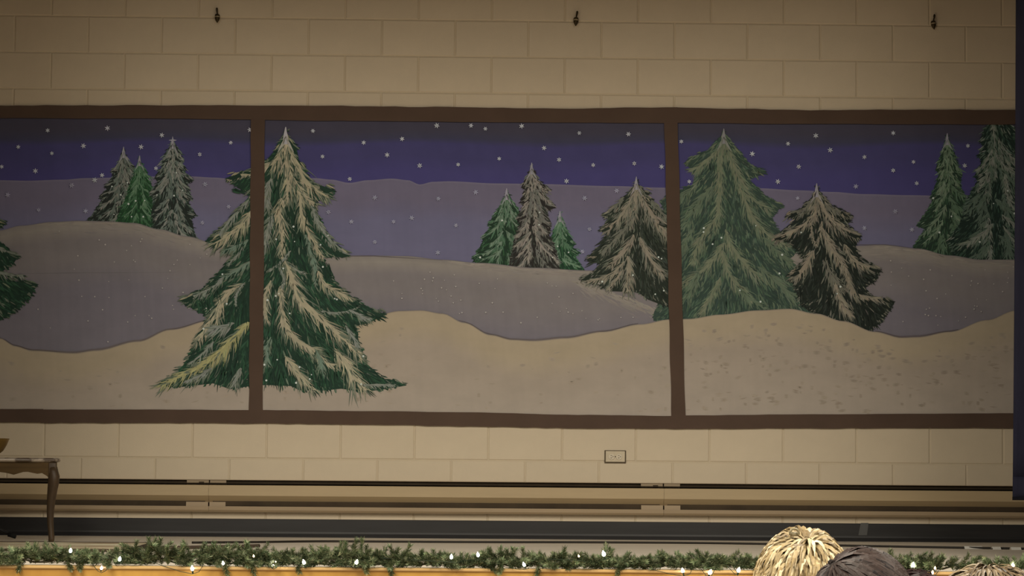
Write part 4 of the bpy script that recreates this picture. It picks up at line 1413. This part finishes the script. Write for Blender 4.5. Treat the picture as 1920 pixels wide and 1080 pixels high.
# tips that hang over the front edge
for uu in (40, 130, 150, 425, 470, 560, 685, 735, 940, 1010, 1160, 1420):
    place.append((uu, 0.05, 'hang'))
def sprig_pose(u, hgt, kind):
    x = gx(u)
    if kind == 'up':
        size = min(4, max(0, int((hgt - 0.05) / 0.014)))
        tilt, az = gr.uniform(0.05, 0.5), gr.uniform(0, 6.28)
        d = Vector((math.sin(tilt) * math.cos(az), math.sin(tilt) * math.sin(az), math.cos(tilt)))
        z = max(0.008, hgt - (0.055 + 0.014 * size) * d.z - 0.008)
        loc = Vector((x, gr.uniform(-0.02, 0.03), min(z, 0.06)))
    elif kind == 'mid':
        size = gr.randint(0, 2)
        az = gr.choice((0.0, math.pi)) + gr.uniform(-0.9, 0.9)
        el = gr.uniform(0.0, 0.7)
        d = Vector((math.cos(el) * math.cos(az), math.cos(el) * math.sin(az), math.sin(el)))
        loc = Vector((x, gr.uniform(-0.03, 0.03), 0.02 + 0.35 * hgt * gr.random()))
    elif kind == 'low':
        size = gr.randint(0, 2)
        az = -math.pi / 2 + gr.uniform(-1.2, 1.2)
        d = Vector((math.cos(az), math.sin(az) * 0.6, gr.uniform(0.0, 0.35))).normalized()
        loc = Vector((x, gr.uniform(-0.03, -0.005), 0.014))
    else:
        size = gr.randint(0, 1)
        d = Vector((gr.uniform(-0.3, 0.3), -0.55, -0.75)).normalized()
        loc = Vector((x, -0.042, 0.024))
    q = Vector((0, 0, 1)).rotation_difference(d) @ Quaternion((0, 0, 1), gr.uniform(0, 6.28))
    return loc, q, gr.choice(sprigs[size])


hang = [p for p in place if p[2] == 'hang']
ups = [p for p in place if p[2] == 'up']
oth = [p for p in place if p[2] not in ('up', 'hang')]
gr.shuffle(oth)
for p in (hang + ups + oth)[:296]:
    loc, q, me = sprig_pose(*p)
    o = bpy.data.objects.new('sprig', me)
    o.rotation_mode = 'QUATERNION'
    o.rotation_quaternion = q
    o.location = loc
    link(o, g0)
# the rest of the foliage between them
V, F, Cc = [], [], []
mdat = {}
for s5 in sprigs.values():
    for me in s5:
        co = np.empty(len(me.vertices) * 3, dtype=np.float32)
        me.vertices.foreach_get('co', co)
        cc = np.empty(len(me.vertices) * 4, dtype=np.float32)
        me.color_attributes['paint'].data.foreach_get('color', cc)
        mdat[me.name] = (co.reshape(-1, 3), cc.reshape(-1, 4)[:, :3], [tuple(p.vertices) for p in me.polygons])
nv = 0
rest = (hang + ups + oth)[296:]
u = -70.0
while u < 1985:
    sparse = 2.6 if u > 1750 or 1440 < u < 1640 else 1.0
    rest.append((u, max(0.025, at_y(u, interp(PROFILE, u) + 8, GY).z), gr.choice(('mid', 'mid', 'low', 'mid'))))
    u += gr.uniform(3.5, 6.5) * sparse
for p in rest:
    loc, q, me = sprig_pose(*p)
    co, cc, fs = mdat[me.name]
    R = np.array(q.to_matrix())
    V.append(co @ R.T + np.array(loc))
    Cc.append(cc * gr.uniform(0.7, 1.2))
    F += [tuple(i + nv for i in f) for f in fs]
    nv += len(co)
o = obj('foliage', np.vstack(V), F, needle_m, g0, colors=np.vstack(Cc))
o['kind'] = 'stuff'

# fairy lights wound into the garland, each bulb a part with its socket
BULBS = [(132, 1033, 1), (224, 1049, 1), (190, 1065, .8), (361, 1067, 1.1), (419, 1056, .8), (476, 1042, .6), (513, 1058, 1), (571, 1055, 1), (667, 1055, 1), (846, 1045, 1), (897, 1041, 1), (984, 1059, .9), (1086, 1042, .6), (1133, 1040, 1.2),
         (1281, 1071, 1), (1330, 1074, 1.2), (1384, 1070, 1.1), (1712, 1061, 1.1), (1753, 1065, .7), (1748, 1074, .8), (1899, 1061, 1)]
ls = g0
bulb_m = mat('lit_bulb', (1, 0.95, 0.85), rough=0.3, noise=0.01, emit=((1.0, 0.93, 0.80), 26.0))
amber_m = mat('amber_bulb', (1, 0.7, 0.4), rough=0.3, noise=0.01, emit=((1.0, 0.62, 0.30), 9.0))
sock_m = mat('green_socket', (0.02, 0.035, 0.02), rough=0.6, noise=0.1)
BY = STAGE_Y - 0.045


def bulb_mesh(mtl):
    mb = MB()
    mb.lathe([(0.0028, 0.0), (0.0056, 0.003), (0.0066, 0.007), (0.0056, 0.012), (0.0030, 0.016), (0.0008, 0.0205)], 10)
    return mesh_data('bulb', mb.v, mb.f, mtl, smooth=True)


bm_w, bm_a = bulb_mesh(bulb_m), bulb_mesh(amber_m)
mb = MB()
mb.lathe([(0.002, -0.012), (0.0036, -0.010), (0.0036, 0.0008), (0.001, 0.001)], 8)
bm_s = mesh_data('socket', mb.v, mb.f, sock_m)
wire = []
for (u, v, s) in sorted(BULBS):
    p = at_y(u, v, BY)
    b = bpy.data.objects.new('bulb', bm_a if s in (.6, .7) or v == 1074 and u > 1700 else bm_w)
    b.location = (p.x, BY - GY, p.z - 0.006)
    b.scale = (s * 0.95,) * 3
    b['label'] = 'lit amber bulb' if b.data is bm_a else 'lit white bulb'
    b.rotation_euler = (gr.uniform(-.3, .5), gr.uniform(-.4, .4), 0)
    link(b, ls)
    k = bpy.data.objects.new('socket', bm_s)
    link(k, b)
    wire.append((p.x, BY - GY, p.z - 0.019))
    wire.append((p.x + 0.05, BY - GY + 0.07, 0.03 + gr.uniform(-.008, .012)))
m = MB()
m.tube(smooth_line(wire, 4), 0.0013, 5)
m.build('light_wire', sock_m, ls)
# ================================================================== people in the front rows, seen from behind
def capsule(mb, pts, rad, n=12):
    mb.tube(pts, rad, n)
    for p, r in ((pts[0], rad[0]), (pts[-1], rad[-1])):
        ball(mb, p, (r, r, r))


def ball(mb, c, r, n=12, m=8):
    v, f = [], []
    for i in range(m + 1):
        th = math.pi * i / m
        for k in range(n):
            a = 2 * math.pi * k / n
            v.append((c[0] + r[0] * math.sin(th) * math.cos(a), c[1] + r[1] * math.sin(th) * math.sin(a), c[2] + r[2] * math.cos(th)))
    for i in range(m):
        for k in range(n):
            f.append((i * n + k, (i + 1) * n + k, (i + 1) * n + (k + 1) % n, i * n + (k + 1) % n))
    mb.add(v, f)


def remeshed(mb, name, material, parent, voxel, iters=4):
    """Fuse overlapping volumes into one continuous skin."""
    me = mesh_data(name, mb.v, mb.f)
    o = bpy.data.objects.new(name, me)
    COL.objects.link(o)
    md = o.modifiers.new('fuse', 'REMESH')
    md.mode = 'VOXEL'
    md.voxel_size = voxel
    sm = o.modifiers.new('smooth', 'SMOOTH')
    sm.iterations = iters
    dg = bpy.context.evaluated_depsgraph_get()
    new = bpy.data.meshes.new_from_object(o.evaluated_get(dg))
    o.modifiers.clear()
    o.data = new
    new.name = name
    new.materials.clear()
    new.materials.append(material)
    new.polygons.foreach_set('use_smooth', [True] * len(new.polygons))
    if parent is not None:
        o.parent = parent
    return o


def hair_mesh(hc, R, n, length, width, lift, grav, crown, cols, seed, jit=0.25, thick=1.0, comb=(0, 0, 0), segs=5, emax=1.15):
    """Hair: a scalp cap plus many tapered locks growing away from the crown and falling with gravity."""
    r = random.Random(seed)
    V, F, Cc = [], [], []
    hc = Vector(hc)
    cap = MB()
    ball(cap, (0, 0, 0), (R[0] * 0.995, R[1] * 0.995, R[2] * 0.995), 20, 14)
    keep = {}
    for i, v in enumerate(cap.v):
        d = Vector((v.x / R[0], v.y / R[1], v.z / R[2]))
        if not (d.y > 0.45 and d.z < 0.55) and d.z > -0.62:
            keep[i] = len(V)
            V.append(hc + v)
            Cc.append(tuple(c * 0.55 for c in cols[0]))
    for f in cap.f:
        if all(i in keep for i in f):
            F.append(tuple(keep[i] for i in f))
    crown = Vector(crown).normalized()
    comb = Vector(comb)
    for j in range(n):
        while True:
            d = Vector((r.gauss(0, 1), r.gauss(0, 1), r.gauss(0, 1))).normalized()
            if d.z < -0.55 or (d.y > 0.5 and d.z < 0.5):
                continue
            break
        p = hc + Vector((d.x * R[0], d.y * R[1], d.z * R[2])) * 0.985
        nrm = Vector((d.x / R[0], d.y / R[1], d.z / R[2])).normalized()
        t = (d - crown)
        t = (t - nrm * t.dot(nrm))
        t = t.normalized() if t.length > 1e-4 else Vector((1, 0, 0))
        t = (t + comb - nrm * comb.dot(nrm) + Vector((r.uniform(-jit, jit), r.uniform(-jit, jit), r.uniform(-jit, jit)))).normalized()
        L = length * r.uniform(0.7, 1.25)
        pts = [p]
        dirv = (t + nrm * lift * r.uniform(0.4, 1.4)).normalized()
        for i in range(segs):
            p = p + dirv * L / segs
            dirv = (dirv + Vector((0, 0, -grav)) * (1 / segs) - nrm * lift * 0.55 / segs * 2 + t * 0.15 + Vector((r.uniform(-jit, jit), r.uniform(-jit, jit), r.uniform(-jit, jit))) * 0.35).normalized()
            q = p - hc
            e = math.sqrt((q.x / R[0]) ** 2 + (q.y / R[1]) ** 2 + (q.z / R[2]) ** 2)
            if e < 1.01:
                p = hc + q * (1.01 / e)
            elif e > emax:
                p = hc + q * (emax / e)
                dirv = (dirv - nrm * 0.3).normalized()
            pts.append(p)
        c = r.choices(cols, k=1)[0]
        s = r.uniform(0.82, 1.18)
        c = tuple(x * s for x in c)
        w = width * r.uniform(0.6, 1.3)
        m0 = len(V)
        for i, q in enumerate(pts):
            a, b = pts[max(i - 1, 0)], pts[min(i + 1, segs)]
            dd = (b - a).normalized()
            out = (q - hc).normalized()
            sd = dd.cross(out)
            sd = sd.normalized() if sd.length > 1e-5 else Vector((1, 0, 0))
            ww = w * (0.55 + 0.45 * math.sin(math.pi * min(1, i / segs + 0.25))) * (1 - 0.85 * (i / segs) ** 2.2)
            V += [q + sd * ww * 0.5, q - sd * ww * 0.5, q + out * ww * 0.28 * thick]
            Cc += [c, c, tuple(min(1, x * 1.1) for x in c)]
        for i in range(segs):
            a = m0 + 3 * i
            F += [(a, a + 3, a + 5, a + 2), (a + 2, a + 5, a + 4, a + 1), (a + 1, a + 4, a + 3, a)]
    return V, F, Cc


def person(u, v_top, dist, label, hair, skin_rgb, top_rgb, seed, yaw=0.0, hair_up=0.018, gloss=0.1):
    tp = at_y(u, v_top, CAM.y + dist)
    FLOOR = -1.0
    H = tp.z - FLOOR - hair_up
    s = H / 1.28
    skin = mat('skin_%d' % seed, skin_rgb, rough=0.5, noise=0.06, nscale=(30, 30, 30), spec=0.35)
    mb = MB()
    ball(mb, (0, 0.010, H - 0.112), (0.075, 0.096, 0.112), 18, 12)
    ball(mb, (0, 0.035, H - 0.172), (0.056, 0.066, 0.062))
    ball(mb, (0, 0.106, H - 0.132), (0.012, 0.020, 0.022))
    ball(mb, (0, 0.088, H - 0.095), (0.052, 0.018, 0.014))
    for k in (-1, 1):
        ball(mb, (k * 0.079, 0.004, H - 0.126), (0.010, 0.022, 0.032))
    capsule(mb, [(0, -0.012, H - 0.18), (0, -0.022, H - 0.29)], [0.050, 0.056])
    ball(mb, (0, -0.03, H - 0.44 * s), (0.165, 0.10, 0.16))
    ball(mb, (0, -0.02, H - 0.60 * s), (0.148, 0.108, 0.15))
    ball(mb, (0, 0.0, H - 0.76 * s), (0.17, 0.13, 0.10))
    zh = H - 0.80 * s
    for k in (-1, 1):
        capsule(mb, [(k * 0.05, -0.025, H - 0.285), (k * 0.165, -0.03, H - 0.335)], [0.05, 0.062])
        capsule(mb, [(k * 0.185, -0.03, H - 0.345), (k * 0.222, 0.0, H - 0.60 * s)], [0.050, 0.040])
        capsule(mb, [(k * 0.222, 0.0, H - 0.60 * s), (k * 0.09, 0.20, zh + 0.105)], [0.040, 0.028])
        ball(mb, (k * 0.07, 0.235, zh + 0.098), (0.036, 0.045, 0.016))
        for q in range(4):
            capsule(mb, [(k * (0.045 + 0.017 * q), 0.262, zh + 0.098), (k * (0.035 + 0.017 * q), 0.295 - 0.006 * abs(q - 1.5), zh + 0.088)], [0.0085, 0.007], 8)
        capsule(mb, [(k * 0.050, 0.222, zh + 0.105), (k * 0.022, 0.250, zh + 0.102)], [0.010, 0.008], 8)
        capsule(mb, [(k * 0.09, 0.03, zh), (k * 0.105, 0.24, zh + 0.005), (k * 0.11, 0.43, zh)], [0.088, 0.075, 0.060])
        capsule(mb, [(k * 0.11, 0.43, zh), (k * 0.11, 0.42, zh * 0.62), (k * 0.11, 0.43, 0.085)], [0.056, 0.052, 0.036])
        capsule(mb, [(k * 0.11, 0.41, 0.045), (k * 0.115, 0.56, 0.036)], [0.042, 0.034])
    body = remeshed(mb, 'person', skin, None, 0.0095)
    body.location = (tp.x, tp.y, FLOOR + 0.006)
    body.rotation_euler = (0, 0, yaw)
    # clothes
    mb = MB()
    ball(mb, (0, -0.03, H - 0.44 * s), (0.180, 0.116, 0.170))
    ball(mb, (0, -0.02, H - 0.60 * s), (0.164, 0.124, 0.17))
    ball(mb, (0, 0.0, H - 0.75 * s), (0.184, 0.143, 0.10))
    capsule(mb, [(0, -0.02, H - 0.27), (0, -0.024, H - 0.36)], [0.068, 0.09])
    for k in (-1, 1):
        capsule(mb, [(k * 0.05, -0.025, H - 0.295), (k * 0.165, -0.03, H - 0.335)], [0.062, 0.074])
        capsule(mb, [(k * 0.185, -0.03, H - 0.345), (k * 0.222, 0.0, H - 0.60 * s)], [0.064, 0.054])
        capsule(mb, [(k * 0.222, 0.0, H - 0.60 * s), (k * 0.105, 0.18, zh + 0.107)], [0.054, 0.042])
    remeshed(mb, 'sweater', mat('knit_%d' % seed, top_rgb, rough=0.9, noise=0.15, nscale=(40, 40, 40), spec=0.1), body, 0.011)
    mb = MB()
    for k in (-1, 1):
        capsule(mb, [(k * 0.085, 0.01, zh), (k * 0.105, 0.24, zh + 0.005), (k * 0.11, 0.43, zh)], [0.102, 0.088, 0.073])
        capsule(mb, [(k * 0.11, 0.43, zh), (k * 0.11, 0.42, zh * 0.62), (k * 0.11, 0.43, 0.11)], [0.070, 0.064, 0.056])
    remeshed(mb, 'trousers', mat('denim', (0.03, 0.035, 0.055), rough=0.9, noise=0.15), body, 0.012)
    ew = mat('eye_white', (0.75, 0.72, 0.68), rough=0.2, noise=0.02)
    for k in (-1, 1):
        mb = MB()
        ball(mb, (k * 0.031, 0.092, H - 0.116), (0.012, 0.011, 0.009))
        mb.build('eye', ew, body, smooth=True)
    mb = MB()
    ball(mb, (0, 0.094, H - 0.172), (0.023, 0.009, 0.007))
    mb.build('mouth', mat('lips', (0.38, 0.16, 0.13), rough=0.4, noise=0.05), body, smooth=True)
    # hair
    V, F, Cc = hair_mesh((0, 0.004, H - 0.108), **hair)
    hm = mat('hair_%d' % seed, (0.5, 0.4, 0.2), rough=0.42, attr=True, noise=0.22, nscale=(120, 120, 40), spec=gloss)
    o = obj('hair', V, F, hm, body, colors=Cc, smooth=False)
    tag(body, label, 'person')
    return body


BLONDE = [(0.27, 0.20, 0.10), (0.33, 0.25, 0.13), (0.41, 0.33, 0.19), (0.58, 0.50, 0.33), (0.15, 0.105, 0.05), (0.24, 0.175, 0.085)]
blonde = person(1507, 995, 5.9, 'person with short layered blonde hair seen from behind', dict(R=(0.091, 0.104, 0.115), n=1900, length=0.062, width=0.0095, lift=0.7, grav=1.0, crown=(0.02, -0.35, 0.9), cols=BLONDE, seed=3, jit=0.42, emax=1.15),
       (0.50, 0.32, 0.22), (0.16, 0.10, 0.09), 1, yaw=0.1, hair_up=0.020, gloss=0.3)
DARKB = [(0.025, 0.017, 0.015), (0.034, 0.024, 0.021), (0.013, 0.0095, 0.0095), (0.044, 0.032, 0.029)]
person(1620, 1038, 4.4, 'person with smooth dark brown hair in front of the blonde head', dict(R=(0.084, 0.104, 0.116), n=1900, length=0.10, width=0.0075, lift=0.06, grav=0.5, crown=(-0.5, 0.1, 0.8), cols=DARKB, seed=4, jit=0.09, comb=(0.35, -0.1, 0), segs=7, emax=1.035),
       (0.50, 0.32, 0.22), (0.05, 0.05, 0.07), 2, yaw=0.35, hair_up=0.008)
LBROWN = [(0.11, 0.078, 0.044), (0.14, 0.10, 0.06), (0.08, 0.056, 0.032), (0.16, 0.12, 0.072)]
person(1856, 1054, 3.5, 'person with fine light brown hair at the bottom right corner', dict(R=(0.083, 0.103, 0.114), n=2200, length=0.05, width=0.0042, lift=0.3, grav=0.9, crown=(0.0, 0.1, 0.9), cols=LBROWN, seed=5, jit=0.22, emax=1.07),
       (0.42, 0.27, 0.20), (0.18, 0.14, 0.12), 3, yaw=-0.1, hair_up=0.016)
MAROON = [(0.018, 0.010, 0.0095), (0.025, 0.013, 0.012), (0.012, 0.007, 0.007)]
person(1722, 1072, 6.9, 'person with dark reddish hair, only the top of the head showing', dict(R=(0.082, 0.10, 0.114), n=900, length=0.08, width=0.007, lift=0.12, grav=0.7, crown=(0.1, -0.2, 0.9), cols=MAROON, seed=6, jit=0.14, emax=1.06),
       (0.42, 0.27, 0.20), (0.10, 0.04, 0.05), 4, yaw=0.05, hair_up=0.008)

# small claw clip in the blonde hair
cp = at_y(1489, 999, blonde.location.y - 0.085) - blonde.location
cp = Matrix.Rotation(-0.1, 3, 'Z') @ cp
mb = MB()
mb.tube([(cp.x + 0.0095 * math.cos(a), cp.y - 0.002, cp.z + 0.0085 * math.sin(a)) for a in [math.pi * (1.15 - 1.3 * i / 10) for i in range(11)]], 0.0026, 8)
mb.tube([(cp.x - 0.007, cp.y + 0.004, cp.z - 0.003), (cp.x + 0.007, cp.y + 0.004, cp.z - 0.003)], 0.0045, 8)
o = mb.build('hair_clip', mat('clip_plastic', (0.20, 0.17, 0.10), rough=0.35, noise=0.1), blonde, smooth=True)
o['label'] = 'small dull olive hair clip'
bpy.context.view_layer.update()
